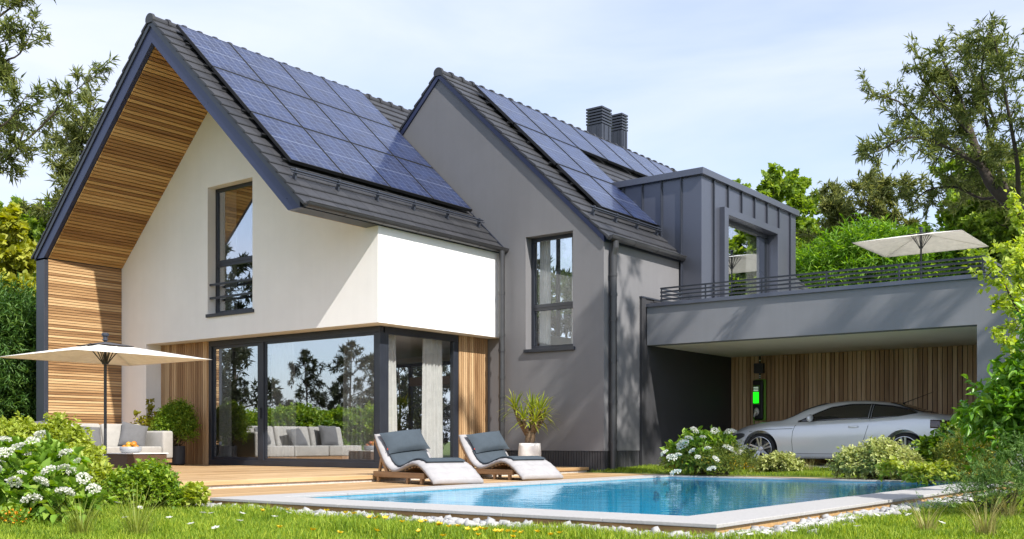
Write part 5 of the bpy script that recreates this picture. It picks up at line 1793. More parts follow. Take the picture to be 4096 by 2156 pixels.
# overhanging willow at the top left of the garden
d_ = 17.0
g = Grow(12)
b0 = base_under(-420, d_, -0.75)
trunk = g.limb([b0, q(-430, 900), q(-380, 620), q(-260, 420), q(-150, 300)], 0.26, 0.08, 8)
for pts, r0, st in (
    ([(-400, 700, 0), (-200, 520, .3), (0, 402, .4), (75, 345, .4), (130, 290, .4), (175, 240, .5), (240, 190, .5)], 0.055, 0.62),
    ([(-260, 420, 0), (-120, 300, -.4), (0, 165, -.6), (50, 135, -.6), (90, 60, -.6)], 0.06, 0.5),
    ([(-200, 340, 0), (-80, 120, .2), (0, 40, .4), (60, 0, .4), (110, -30, .4)], 0.06, 0.45),
    ([(-300, 500, 0), (-120, 400, -.8), (-20, 330, -1), (25, 300, -1), (70, 235, -1)], 0.06, 0.5),
    ([(-200, 520, .3), (-60, 440, .3), (20, 400, .2), (60, 330, 0), (40, 290, 0)], 0.04, 0.4),
    ([(-250, 400, 0), (-120, 210, -.5), (-30, 120, -.8), (30, 100, -.8)], 0.05, 0.4)):
    lb = g.limb([q(*p) for p in pts], r0 * 0.6, 0.005, 6)
    g.twigs(lb, st, 0.13, 0.48, 0.10, 0.5, 2, 4, 0.007)
finish_tree(g, 'willow with narrow dark leaves overhanging at the top left', 'tree', g.leaves(4, 0.14, 'lance', 0.19, 0.62), LM['willow'], b0, 'willow trees', name='willow_tree')

def back_tree(seed, u, d, vtop, spread, label, mat_, spec, group, name, **kw):
    z0 = -0.6
    b = base_under(u, d, z0)
    h = A(u, vtop, d).z - z0
    g_ = std_tree(seed, b, h, spread, kw.pop('nlimb', 14), None, **kw)
    size, kind, wr, spr, per = spec
    return finish_tree(g_, label, 'tree', g_.leaves(per, size, kind, wr, spr), mat_, b, group, name=name)
OL = (0.26, 'lance', 0.22, 0.65, 3)
IV = (0.20, 'heart', 0.80, 0.9, 4)
back_tree(21, 205, 34, 262, 2.4, 'sparse olive tree rising behind the left roof slope', LM['willow_far'], OL, 'olive trees behind the house', 'olive_tree', step=0.22, tw=0.9, trunk_r=0.16, crown0=0.35)
back_tree(22, 95, 37, 465, 3.6, 'bright green ivy-leaved tree behind the left roof corner', LM['ivy'], IV, 'bright green trees', 'leafy_tree', step=0.20, tw=0.9, trunk_r=0.2, nlimb=18, crown0=0.1)
back_tree(23, 5, 27, 590, 2.0, 'golden yellow tree left of the dark roof edge', LM['yellow'], (0.17, 'heart', 0.85, 0.9, 4), None, 'golden_tree', step=0.13, tw=0.6, trunk_r=0.16, nlimb=22, crown0=0.12, multi=1)
back_tree(31, 1945, 48, 385, 4.2, 'bright green tree behind the zinc dormer', LM['ivy'], (0.20, 'heart', 0.80, 0.9, 5), 'bright green trees', 'leafy_tree', step=0.24, tw=1.1, trunk_r=0.22, nlimb=20, crown0=0.15)
back_tree(32, 2110, 42, 420, 2.6, 'dark olive tree right of the dormer, nearest to it', LM['willow_far'], (0.30, 'lance', 0.22, 0.65, 3), 'olive trees behind the house', 'olive_tree', step=0.20, tw=0.9, trunk_r=0.2, crown0=0.15, nlimb=18)
back_tree(33, 2215, 40, 420, 2.6, 'dark olive tree standing over the terrace parasol', LM['willow_far'], (0.28, 'lance', 0.22, 0.65, 3), 'olive trees behind the house', 'olive_tree', step=0.18, tw=0.9, trunk_r=0.22, crown0=0.15, nlimb=18)
back_tree(34, 2020, 52, 440, 3.6, 'bright green tree between the dormer and the olive trees', LM['ivy'], (0.20, 'heart', 0.80, 0.9, 5), 'bright green trees', 'leafy_tree', step=0.26, tw=1.1, trunk_r=0.2, nlimb=18, crown0=0.12)
back_tree(35, 2440, 33, 440, 3.0, 'bright ivy-leaved tree behind the terrace corner under the willow', LM['ivy'], (0.17, 'heart', 0.80, 0.9, 5), 'bright green trees', 'leafy_tree', step=0.15, tw=0.9, trunk_r=0.2, nlimb=24, crown0=0.1)
back_tree(36, 2570, 31, 470, 2.8, 'bright ivy-leaved tree at the right picture edge beyond the terrace', LM['ivy'], (0.17, 'heart', 0.80, 0.9, 5), 'bright green trees', 'leafy_tree', step=0.15, tw=0.9, trunk_r=0.2, nlimb=24, crown0=0.1)
# bamboo thickets behind the terrace
def thicket(label, seed, base, blobs, n, mat_, spec, group, **kw):
    return shrub(label, 'bamboo', seed, base, blobs, n, spec, mat_, name='bamboo', group=group, **kw)
BS = (0.26, 'lance', 0.17, 0.6, 0.6, 0.2)
for i, (u, d, vt, w_, lab) in enumerate(((2090, 34, 640, 1.5, 'fresh green bamboo beside the dormer corner'), (2190, 33.5, 585, 1.6, 'tallest fresh green bamboo behind the railing'), (2330, 33, 615, 1.8, 'fresh green bamboo behind the terrace parasol pole'))):
    b = base_under(u, d, -0.6); h = A(u, vt, d).z + 0.6
    thicket(lab, 40 + i, (b.x, b.y, b.z), [(0, 0, h * 0.80, w_, w_, h * 0.20), (-w_ * .5, 0, h * 0.66, w_, w_, h * .22), (w_ * .5, .2, h * 0.62, w_, w_, h * .24), (0, 0, h * 0.4, w_, w_, h * 0.3)], 3600, LM['bamboo'], BS, 'bamboo behind the terrace', shoot_len=0.5, nodes=4, per=3, nstem=18, stem_r=0.02)
# dark hedge plants left of the wing wall
for i, (u, d, vt, w_, lab) in enumerate(((45, 25, 800, 0.75, 'dark green hedge shrub beside the left wing wall'), (-70, 25.5, 760, 0.8, 'dark green hedge shrub at the left picture edge'))):
    b = base_under(u, d, -0.7); h = A(u, vt, d).z + 0.7
    thicket(lab, 50 + i, (b.x, b.y, b.z), [(0, 0, h * 0.62, w_, w_, h * 0.38), (0.1, 0, h * 0.3, w_, w_, h * .3)], 2400, LM['darkhedge'], (0.20, 'lance', 0.17, 0.6, 0.6, 0.2), 'dark hedge at the left', shoot_len=0.75, nodes=5, per=3, nstem=12, stem_r=0.012)
# ------------------------------------------------------------------ garden shrubs
def G(u, v, z=None):
    """point of the lawn under a pixel of the 2576 px wide view"""
    z = -0.745 if z is None else z
    p = on_ground(u * K, v * K, z)
    return (p.x, p.y, z)
# white flower head: a dome of small petals
def head_mesh(seed, r=0.065, n=120):
    rng = np.random.default_rng(seed)
    d = unit(rng.normal(size=(n, 3))); d[:, 2] = np.abs(d[:, 2])
    P = d * np.array([r, r, r * 0.55]) * rng.uniform(0.75, 1.0, (n, 1))
    D = unit(np.cross(d, rng.normal(size=(n, 3))) + d * 0.35)
    V, F_ = leaf_geo(P, D, np.full(n, r * 0.30), 'ovate', 0.9, rng, 1.0, 0.0)
    return np_mesh('flower_head', V, F_, LM['petal'])
HEADS = [head_mesh(1), head_mesh(2, 0.06, 100), head_mesh(3, 0.07, 130)]
def add_heads(t, spots, seed):
    r = random.Random(seed)
    base = Vector(t.location)
    for i, (p, s) in enumerate(spots):
        o = bpy.data.objects.new('flower_head', HEADS[i % 3]); col.objects.link(o)
        o.parent = t; o.location = Vector(p) - base; o.scale = (s, s, s)
        o.rotation_euler = (r.uniform(-.7, .3), r.uniform(-.3, .7), r.uniform(0, 6))

HY = (0.15, 'ovate', 0.55, 0.75, 0.9, 0.25)
# left hydrangea
b = G(85, 1312)
hyd = shrub('white flowering hydrangea with large leaves at the left front of the garden', 'shrub', 61, b,
    [(0.02, 0, 0.22, 0.28, 0.28, 0.22), (-0.22, 0.05, 0.34, 0.30, 0.30, 0.26), (0.30, 0.12, 0.16, 0.24, 0.24, 0.16), (-0.05, 0.1, 0.40, 0.28, 0.28, 0.20), (-0.55, -0.1, 0.32, 0.30, 0.30, 0.28)], 430, HY, LM['hydr'],
    name='hydrangea', shoot_len=0.12, nodes=3, per=3, nstem=20, stem_r=0.005)
d0 = (Vector(b) - Vector(CAM)).dot(Vector((-math.sin(YAW), math.cos(YAW), 0)))
add_heads(hyd, [(A(u, v, d0 + dd - 0.20), s * 1.0) for u, v, dd, s in ((12, 1140, -.1, 1.0), (45, 1128, -.2, 1.2), (68, 1145, .1, 1.0), (100, 1097, .1, 1.0), (82, 1110, 0, 1.0), (10, 1108, .1, 0.9), (165, 1142, .15, 1.1), (35, 1215, -.32, 1.15), (102, 1212, -.3, 1.0), (122, 1185, -.2, 1.05), (160, 1178, -.1, 0.9), (162, 1240, -.28, 1.2), (80, 1258, -.36, 1.3), (210, 1205, 0, 1.1), (235, 1230, -.1, .9), (-15, 1180, -.2, 1.0), (5, 1165, 0, .7), (180, 1185, .05, .7), (55, 1190, -.28, .6), (195, 1160, .1, .6))], 1)
SP = (0.060, 'ovate', 0.66, 0.8, 0.8, 0.2)
b = G(72, 1275)
shrub('yellow-green spirea with small leaves behind the left hydrangea', 'shrub', 62, b,
    [(-0.34, 0.5, 0.50, 0.34, 0.32, 0.32), (0.0, 0.5, 0.38, 0.32, 0.30, 0.28), (0.32, 0.40, 0.28, 0.28, 0.28, 0.22), (-0.70, 0.2, 0.50, 0.38, 0.38, 0.38), (0.55, 0.40, 0.20, 0.22, 0.22, 0.18), (0.1, 0.3, 0.20, 0.5, 0.3, 0.22), (0.06, 0.5, 0.66, 0.10, 0.10, 0.16), (-0.22, 0.5, 0.76, 0.10, 0.10, 0.14), (0.36, .45, .46, .08, .08, .12)], 2700, SP, LM['spirea'],
    name='spirea', shoot_len=0.14, nodes=4, per=3, nstem=26, stem_r=0.004, up=0.9)
BX_ = (0.044, 'ovate', 0.7, 0.8, 0.8, 0.15)
b = G(355, 1287)
shrub('low bright box shrub with tiny leaves in front of the deck', 'shrub', 63, b,
    [(-0.24, 0, 0.15, 0.22, 0.20, 0.15), (0.05, 0.05, 0.20, 0.22, 0.20, 0.17), (0.25, 0.02, 0.15, 0.17, 0.17, 0.15), (-0.05, 0, 0.09, 0.36, 0.25, 0.11), (0.12, 0.05, 0.33, 0.08, 0.08, 0.10), (0.02, 0.0, 0.30, 0.08, .08, .10), (0.32, 0.0, 0.26, 0.08, .08, .13), (-.3, 0, .24, .08, .08, .09)], 2600, BX_, LM['box'],
    name='box_shrub', shoot_len=0.11, nodes=4, per=3, nstem=20, stem_r=0.004, up=0.7)
b = G(470, 1285)
shrub('pale leafed ground cover plant at the left end of the pool', 'plant', 64, b,
    [(0, 0, 0.07, 0.16, 0.14, 0.09), (-0.18, -0.05, 0.06, 0.2, 0.14, 0.08), (0.08, 0.05, 0.14, 0.08, 0.08, 0.10)], 130, (0.065, 'ovate', 0.85, 0.8, 1.2, 0.1), LM['spirea'],
    name='ground_cover_plant', shoot_len=0.06, nodes=2, per=3, nstem=8, stem_r=0.003)
# small orange flowers by the hydrangea
b = G(30, 1330)
orf = shrub('small marigold plant with orange flowers at the left front corner', 'flower', 65, b, [(0, 0, 0.06, 0.18, 0.12, 0.07), (-.2, 0, .05, .12, .12, .06)], 90, (0.045, 'ovate', 0.5, 0.8, 0.8, 0.1), LM['box'], name='marigold', shoot_len=0.05, nodes=2, per=2, nstem=8, stem_r=0.002)
rng = np.random.default_rng(5)
n = 60
P = np.array(b) + np.stack([rng.uniform(-.3, .18, n), rng.uniform(-.12, .1, n), rng.uniform(.06, .17, n)], 1)
V, F_ = leaf_geo(np.repeat(P, 5, 0), unit(rng.normal(size=(n * 5, 3)) + np.array([0, 0, .5])), np.full(n * 5, 0.016), 'ovate', 0.8, rng)
link_mesh('blossom', np_mesh('blossom', V - np.array(b), F_, LM['orange']), orf)

# right side, along the carport
b = G(1765, 1192, -0.60)
hy2 = shrub('white flowering hydrangea beside the dark carport wall', 'shrub', 71, b,
    [(0, 0, 0.38, 0.36, 0.34, 0.28), (-0.34, -0.05, 0.24, 0.26, 0.26, 0.22), (0.32, 0, 0.32, 0.28, 0.28, 0.26), (0, 0, 0.16, 0.42, 0.34, 0.18)], 420, (0.12, 'ovate', 0.52, 0.75, 0.8, 0.25), LM['hydr'],
    name='hydrangea', shoot_len=0.16, nodes=3, per=3, nstem=22, stem_r=0.006)
d0 = (Vector(b) - Vector(CAM)).dot(Vector((-math.sin(YAW), math.cos(YAW), 0)))
add_heads(hy2, [(A(u, v, d0 - .72 + dd), s * 1.15) for u, v, dd, s in ((1747, 1083, .3, 1.1), (1798, 1085, .3, 1.1), (1838, 1088, .3, 1.4), (1733, 1103, .1, 1.0), (1768, 1100, .2, .8), (1718, 1120, 0, 1.5), (1780, 1128, 0, .8), (1742, 1135, -.1, 1.0), (1672, 1140, 0, 1.0), (1705, 1145, -.1, .9), (1690, 1152, -.15, 1.4), (1832, 1130, 0, 1.4), (1868, 1130, .1, 1.3), (1860, 1140, 0, 1.2), (1800, 1155, -.15, .9), (1755, 1150, -.1, .7), (1700, 1190, -.2, 1.5), (1790, 1180, -.25, 1.0))], 2)
broom = (0.055, 'lance', 0.22, 0.5, 0.6, 0.05)
def broom_shrub(label, seed, b, blobs, n, flowers, mat_=None, fmat='yellowpetal'):
    t = shrub(label, 'shrub', seed, b, blobs, n, broom, mat_ or LM['broom'], name='broom_shrub', group='yellow flowering broom shrubs', shoot_len=0.22, nodes=5, per=3, nstem=22, stem_r=0.004, up=0.8)
    rng = np.random.default_rng(seed)
    B = np.array(blobs)
    idx = rng.integers(len(B), size=flowers)
    dr = unit(rng.normal(size=(flowers, 3))); dr[:, 2] = np.abs(dr[:, 2])
    P = B[idx, :3] + dr * B[idx, 3:6] * rng.uniform(.8, 1.25, (flowers, 1))
    V, F_ = leaf_geo(np.repeat(P, 4, 0), unit(rng.normal(size=(flowers * 4, 3)) + np.array([0, 0, .5])), np.full(flowers * 4, 0.024), 'ovate', 0.8, rng)
    link_mesh('blossom', np_mesh('blossom', V, F_, LM[fmat]), t)
    return t
b = G(1720, 1160, -0.58)
broom_shrub('yellow flowering broom behind the carport hydrangea', 72, b, [(-0.3, .3, 0.5, .35, .3, .36), (0.25, .3, 0.55, .35, .3, .38), (0.6, .3, .4, .3, .3, .34)], 900, 260)
b = G(1820, 1194, -0.60)
broom_shrub('low yellow flowering broom under the car nose', 73, b, [(-0.40, 0, 0.18, .40, .28, .18), (0.05, 0, 0.18, .36, .28, .18), (0.36, .0, .12, .2, .2, .12), (-.8, .0, .12, .22, .22, .12)], 1200, 420)
VG = (0.060, 'ovate', 0.6, 0.8, 0.8, 0.15)
b = G(1955, 1190, -0.60)
shrub('small pale green shrub in front of the front wheel', 'shrub', 74, b, [(-0.18, 0, 0.09, .18, .18, .11), (0.08, 0, 0.13, .18, .18, .13), (0.28, 0, .08, .15, .15, .09)], 420, VG, LM['varieg'], name='pale_shrub', group='pale green shrubs before the car', shoot_len=0.12, nodes=4, per=3, nstem=14)
b = G(2215, 1205, -0.62)
shrub('wide pale green shrub in front of the car door', 'shrub', 75, b, [(-0.28, 0, 0.20, .32, .28, .20), (0.02, 0, 0.30, .28, .26, .22), (0.28, 0.1, .18, .26, .26, .18), (-.45, -.05, .18, .24, .24, .18), (.05, 0, .18, .5, .3, .2)], 1900, VG, LM['varieg'], name='pale_shrub', group='pale green shrubs before the car', shoot_len=0.14, nodes=4, per=3, nstem=24)
b = G(2378, 1208, -0.64)
shrub('dark ivy shrub in front of the rear wheel', 'shrub', 76, b, [(-0.10, 0, 0.30, .28, .26, .28), (0.22, 0, 0.44, .28, .26, .32), (0.45, 0.1, .40, .26, .26, .32), (.1, -.05, .16, .45, .28, .18)], 1300, (0.085, 'heart', 0.85, 0.9, 1.0, 0.1), LM['darkivy'], name='ivy_shrub', shoot_len=0.18, nodes=4, per=2, nstem=22)
b = G(2330, 1218, -0.66)
shrub('yellow-green creeping plant at the foot of the dark ivy shrub', 'plant', 77, b, [(-0.1, 0, 0.10, .25, .15, .12), (0.2, 0, 0.12, .2, .15, .13), (-.55, 0, .16, .12, .1, .12)], 170, (0.075, 'ovate', 0.8, 0.9, 1.0, 0.1), LM['spirea'], name='ground_cover_plant', shoot_len=0.10, nodes=3, per=2, nstem=10)
b = G(2455, 1222, -0.68)
broom_shrub('yellow flowering broom between the ivy shrub and laurel bush', 78, b, [(-0.2, 0, 0.35, .3, .25, .33), (0.25, 0, 0.42, .35, .25, .36), (0.05, -.1, .18, .4, .25, .2)], 1000, 420, LM['broom'])
# laurel with big glossy leaves at the right edge
b = G(2600, 1275, -0.66)
shrub('laurel bush with large glossy leaves at the right picture edge', 'shrub', 79, b,
    [(-0.22, 0, 0.95, .24, .25, .26), (0.12, 0, 1.15, .28, .28, .34), (-0.30, 0.05, .72, .28, .3, .28), (0.20, 0, 0.75, .38, .34, .45), (0.38, 0, 1.65, .30, .3, .35), (.55, 0, 2.0, .28, .28, .3)], 620, (0.105, 'ovate', 0.42, 0.8, 0.8, 0.25), LM['gloss'], name='laurel_bush', shoot_len=0.24, nodes=5, per=3, nstem=26, stem_r=0.008)
b = G(2510, 1288, -0.68)
g, geo = blob_bush(80, [(b[0] + .15, b[1], b[2] + .15, .30, .25, .14), (b[0] - .25, b[1], b[2] + .10, .26, .2, .07), (b[0] + .4, b[1], b[2] + .35, .2, .2, .28)], 260, (0.045, 'lance', 0.13, 0.45, 0.3, 0.0), shoot_len=0.30, nodes=9, per=6, up=0.3, base=b, nstem=22)
finish_tree(g, 'rosemary-like needle shrub at the far right end of the pool', 'shrub', geo, LM['needle'], b, None, 'needle_shrub', M['stem'], 'foliage', 'stem')
# slender birch in front of the carport corner
d_ = 12.3
g = Grow(81)
b0 = base_under(2640, d_, -0.68)
tr = g.limb([b0, q(2640, 1000), q(2620, 820), q(2600, 700), q(2570, 640)], 0.05, 0.012, 7)
g.twigs(tr, 0.35, 0.05, 0.30, 0.2, 0.5, 2, 4, 0.005)
for pts in ([(2630, 900, 0), (2570, 800, -.2), (2530, 720, -.3), (2505, 680, -.3), (2478, 700, -.3)], [(2620, 860, 0), (2560, 790, .2), (2510, 765, .2), (2490, 770, .2)], [(2635, 980, 0), (2580, 900, -.2), (2545, 860, -.3), (2520, 850, -.3)], [(2610, 760, 0), (2560, 670, .1), (2530, 620, .1)], [(2600, 700, 0), (2590, 600, .2), (2560, 540, .2), (2545, 500, .2)]):
    lb = g.limb([q(*p) for p in pts], 0.018, 0.004, 5)
    g.twigs(lb, 0.25, 0.055, 0.26, 0.1, 0.5, 1, 4, 0.004)
finish_tree(g, 'slender birch with pale yellow-green leaves at the right front', 'tree', g.leaves(3, 0.062, 'heart', 0.75, 0.8), LM['birch'], b0, None, name='birch_tree')
# garden trees out of the sun side, right of the picture: they throw the soft streaks of shade on the grey walls
for i, (x, y, h) in enumerate(((13.0, 1.0, 15.5), (17.2, 3.3, 15.0))):
    b0 = (x, y, -0.6)
    g = std_tree(90 + i, b0, h, 2.6, 11, None, step=0.42, tw=0.9, trunk_r=0.2, crown0=0.70, sub=2)
    finish_tree(g, ('tall open crowned tree right of the pool, nearer to the house', 'tall open crowned tree right of the carport, farther from the house')[i], 'tree', g.leaves(2, 0.22, 'lance', 0.25, 0.7), LM['willow_far'], b0, 'tall trees right of the picture', name='garden_tree')

# trees across the garden that show in the glass
def mirror_y(p): return Vector((p.x, 0.93 - p.y, p.z))
proto = []
for i, (hh, spr) in enumerate(((5.6, 1.25), (4.6, 1.5))):
    g = std_tree(95 + i, (0, 0, 0), hh, spr, 13, None, step=0.33, tw=0.70, trunk_r=0.08, crown0=0.10, sub=2)
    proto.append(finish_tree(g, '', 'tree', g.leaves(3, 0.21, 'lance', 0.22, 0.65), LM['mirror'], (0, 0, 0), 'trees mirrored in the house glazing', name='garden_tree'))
def put_mirror(k, p, top, rz, label):
    """tree at the mirror place of a virtual point seen in a pane"""
    t = copy_tree(proto[k])
    h = top + 0.72
    s_ = h / (5.6, 4.6)[k]
    t.location = (p.x, p.y, -0.72); t.rotation_euler = (0, 0, rz); t.scale = (s_, s_, s_); t['label'] = label
for i, (u, d, vt, k, lab) in enumerate(((545, 40, 875, 1, 'tree mirrored in the narrow left sash of the glazing'), (605, 43, 940, 0, 'tree mirrored beside the sliding door mullion'),
        (700, 45, 995, 1, 'low tree mirrored right of the door mullion'), (765, 41, 868, 0, 'tallest tree mirrored in the middle of the large pane'),
        (838, 44, 975, 1, 'broad tree mirrored in the large pane above the sofa'), (885, 38, 845, 0, 'tree mirrored near the right end of the large pane'),
        (950, 42, 910, 1, 'tree mirrored next to the glazing corner post'), (590, 46, 600, 0, 'tall tree mirrored in the upper gable window'))):
    p = A(u, 1109, d)
    put_mirror(k, mirror_y(p), A(u, vt, d).z, i * 1.9, lab)
for i, (u, d, vt, k, lab) in enumerate(((1370, 36, 690, 1, 'tree added behind the house to imitate the left reflection in the grey wall window'), (1418, 40, 660, 0, 'tree added behind the house to imitate the right reflection in the grey wall window'),
        (1000, 36, 880, 1, 'tree added behind the house to imitate the left reflection in the corner pane'), (1060, 38, 850, 0, 'tree added behind the house to imitate the middle reflection in the corner pane'), (1110, 36, 900, 1, 'tree added behind the house to imitate the right reflection in the corner pane'))):
    t = copy_tree(proto[k]); p = A(u, 1109, d); s_ = (A(u, vt, d).z + .72) / (5.6, 4.6)[k]  # added trees, seen through the panes in place of mirrored ones
    t.location = (p.x, p.y, -0.72); t.rotation_euler = (0, 0, i * 1.3); t.scale = (s_, s_, s_); t['label'] = lab; t['group'] = 'trees added to imitate reflections'
for i, (u, d, vt, k, lab) in enumerate(((1865, 38, 640, 0, 'tree mirrored on the left in the dormer window'), (1905, 44, 600, 1, 'tree mirrored on the right in the dormer window'))):
    p = A(u, 1109, d)
    put_mirror(k, Vector((2 * (XD - .397) - p.x, p.y, 0)), A(u, vt, d).z, i * 2.3, lab)
for t in proto:
    for ch in kids(t): bpy.data.objects.remove(ch, do_unlink=True)
    bpy.data.objects.remove(t, do_unlink=True)
hb = []
for i in range(9):
    p = mirror_y(A(500 + i * 62, 1109, 37.5)); hb.append((p.x, p.y, 0.20, 1.25, 1.0, 0.78 + 0.12 * math.sin(i * 2.1)))
b = (hb[4][0], hb[4][1], -0.72)
g, geo = blob_bush(99, hb, 5200, (0.13, 'ovate', 0.5, 0.8, 0.8, 0.15), shoot_len=0.25, nodes=4, per=3, base=None)
for x in hb: g.wood.tube([(x[0], x[1], -0.72), (x[0], x[1], 0.5)], 0.03, 5)
finish_tree(g, 'long green hedge on the far side of the garden, mirrored in the glazing', 'hedge', geo, LM['box'], b, None, 'hedge', M['stem'], 'foliage', 'stem')

# ------------------------------------------------------------------ pot plants
def yucca():
    b = Vector((1.39, 2.90, ZD))
    t = thing('yucca_pot', 'round white ceramic pot in front of the grey wall', 'pot', b)
    p = MB(); p.lathe([(0.15, 0), (0.19, 0.02), (0.225, 0.12), (0.235, 0.26), (0.222, 0.42), (0.215, 0.485), (0.198, 0.485), (0.205, 0.42), (0.205, 0.40), (0.02, 0.40)], (0, 0, 0), 40)
    p.build('pot_body', M['pot'], t, smooth=True)
    s = MB(); s.lathe([(0.20, 0.405), (0.02, 0.43)], (0, 0, 0), 24)
    s.build('soil', plain('potting_soil', (0.05, 0.035, 0.025), 0.95, var=0.3, scale=30), t)
    pl = thing('yucca', 'branched yucca with arching strap leaves growing from the white pot', 'plant', b + Vector((0, 0, 0.42)))
    OFF[pl.name] = Vector(pl.location)
    r = random.Random(8); rng = np.random.default_rng(8)
    wood_ = MB()
    top = b + Vector((0, 0, 0.72))
    wood_.tube([b + Vector((0, 0, .40)), b + Vector((0.0, 0, .52)), b + Vector((.02, 0, .64)), top], [0.095, 0.10, 0.10, 0.085], 12)
    cs, sn = math.cos(YAW), math.sin(YAW)
    Rt = Vector((cs, sn, 0)); Fw = Vector((-sn, cs, 0))
    heads = []
    for (rx, fy, z, rr) in ((-0.30, 0.02, 1.20, 0.045), (-0.13, -0.12, 0.98, 0.035), (0.22, 0.0, 1.15, 0.045), (0.10, -0.15, 0.92, 0.032), (0.04, 0.12, 1.16, 0.04), (0.28, 0.12, 1.0, 0.035)):
        e = b + Rt * rx + Fw * fy + Vector((0, 0, z))
        st = top + Rt * rx * 0.15 + Fw * fy * 0.2 + Vector((0, 0, -0.06))
        mid = st + (e - st) * 0.5 + Rt * rx * 0.12
        wood_.tube([st, mid, e], [rr * 1.3, rr, rr * 0.9], 9)
        heads.append((e, (e - mid).normalized()))
    wood_.build('trunk', plain('yucca_bark', (0.17, 0.115, 0.07), 0.9, var=0.4, scale=22, bump=0.8, bscale=45), pl, smooth=True)
    V, F4 = [], []
    for hi, (e, ax) in enumerate(heads):
        nl = 40 if hi in (0, 2, 4) else 28
        for i in range(nl):
            f = i / nl
            a = i * 2.399
            tilt = 0.12 + 1.35 * f                     # young leaves upright, old ones hang
            perp = ax.orthogonal().normalized(); perp = (Matrix.Rotation(a, 3, ax) @ perp)
            d = (ax * math.cos(tilt) + perp * math.sin(tilt)).normalized()
            L_ = r.uniform(0.34, 0.50) * (0.9 if f < .15 else 1)
            side = d.cross(Vector((0, 0, 1)) if abs(d.z) < .95 else Vector((1, 0, 0))).normalized()
            w_ = r.uniform(0.013, 0.019)
            p0 = e - ax * 0.10 * f; n0 = len(V); NS_ = 7
            cur = p0.copy(); dd = d.copy()
            for k in range(NS_ + 1):
                t_ = k / NS_
                ww = w_ * (0.7 + 0.6 * t_) * (1 - t_ ** 3) + 0.001
                V.append(cur - side * ww); V.append(cur + side * ww)
                dd = (dd + Vector((0, 0, -1)) * (0.10 + 0.10 * f) * (0.4 + t_)).normalized()
                cur = cur + dd * (L_ / NS_)
            for k in range(NS_): F4.append((n0 + 2 * k, n0 + 2 * k + 1, n0 + 2 * k + 3, n0 + 2 * k + 2))
    V = np.array([tuple(p) for p in V]) - np.array(pl.location)
    link_mesh('leaves', np_mesh('leaves', V, [np.array(F4)], LM['yucca'], smooth=True), pl)
yucca()
def pot(label, b, r0, h):
    t = thing('planter', label, 'pot', b, group='planters behind the sofa')
    p = MB(); p.lathe([(r0 * .8, 0), (r0, 0.03), (r0, h), (r0 - .02, h), (r0 - .02, h - .04), (0.02, h - .05)], (0, 0, 0), 28)
    p.build('pot_body', M['dark'], t, smooth=False)
b = (-6.75, -0.42, ZD); pot('dark planter behind the sofa, holding the yellow-leaved plant', b, 0.17, 0.45)
g = Grow(85); B0 = Vector(b) + Vector((0, 0, .40))
for dx_, dy_, z in ((0.0, 0.05, 1.05), (-.25, -.12, .78), (.2, .1, .75), (.30, -.05, .52), (-.12, .1, .6), (-.35, -.2, .5)):
    lb = g.limb([B0, B0 + Vector((dx_ * .4, dy_ * .4, z * .5)), B0 + Vector((dx_, dy_, z))], 0.010, 0.003, 5)
    g.twigs(lb, 0.25, 0.06, 0.13, 0.2, 0.4, 0, 3, 0.003)
finish_tree(g, 'yellow-leaved plant standing in a planter behind the sofa', 'plant', g.leaves(3, 0.10, 'ovate', 0.62, 0.8), leaf('golden_plant_leaf', (0.12, 0.14, 0.015), (0.28, 0.28, 0.03), (0.45, 0.42, 0.06), 0.35), tuple(B0), None, 'potted_plant', M['stem'], 'foliage', 'stem')
b = (-5.95, -0.22, ZD); pot('dark planter by the timber cladding, holding the round bush', b, 0.19, 0.42)
bb_ = (b[0], b[1], b[2] + 0.38)
shrub('round small-leaved bush in a planter by the timber cladding', 'plant', 86, bb_, [(0, 0, .48, .36, .34, .40), (-.22, -.05, .38, .28, .26, .26), (.15, .0, .28, .28, .26, .28), (.1, 0, .62, .26, .24, .28)], 1700, (0.042, 'ovate', 0.55, 0.8, 0.8, 0.15), LM['box'], name='potted_bush', shoot_len=0.16, nodes=4, per=3, nstem=18)

# ------------------------------------------------------------------ gravel, grass, meadow flowers
rng = np.random.default_rng(17)
ico_v = np.array([(-1, 1.618, 0), (1, 1.618, 0), (-1, -1.618, 0), (1, -1.618, 0), (0, -1, 1.618), (0, 1, 1.618), (0, -1, -1.618), (0, 1, -1.618), (1.618, 0, -1), (1.618, 0, 1), (-1.618, 0, -1), (-1.618, 0, 1)]) / 1.902
ico_f = np.array([(0, 11, 5), (0, 5, 1), (0, 1, 7), (0, 7, 10), (0, 10, 11), (1, 5, 9), (5, 11, 4), (11, 10, 2), (10, 7, 6), (7, 1, 8), (3, 9, 4), (3, 4, 2), (3, 2, 6), (3, 6, 8), (3, 8, 9), (4, 9, 5), (2, 4, 11), (6, 2, 10), (8, 6, 7), (9, 8, 1)])
N1, N2 = 1200, 1500
gx = np.concatenate([rng.uniform(PX0 - 0.2, PX1 + 0.25, N1), PX1 + 0.03 + np.abs(rng.normal(size=N2)) * 0.10])
gy_ = np.concatenate([PY0 - 0.03 - np.abs(rng.normal(size=N1)) * 0.10, rng.uniform(PY0 - 0.3, 2.0, N2)])
ns_ = len(gx)
size = rng.uniform(0.022, 0.058, ns_)
V = ico_v[None] * rng.uniform(0.62, 1.3, (ns_, 12, 1)) * size[:, None, None] * rng.uniform(0.7, 1.3, (ns_, 1, 3))
ang = rng.uniform(0, 6.28, ns_)
ca, sa = np.cos(ang), np.sin(ang)
Vx = V[:, :, 0] * ca[:, None] - V[:, :, 1] * sa[:, None]; Vy = V[:, :, 0] * sa[:, None] + V[:, :, 1] * ca[:, None]
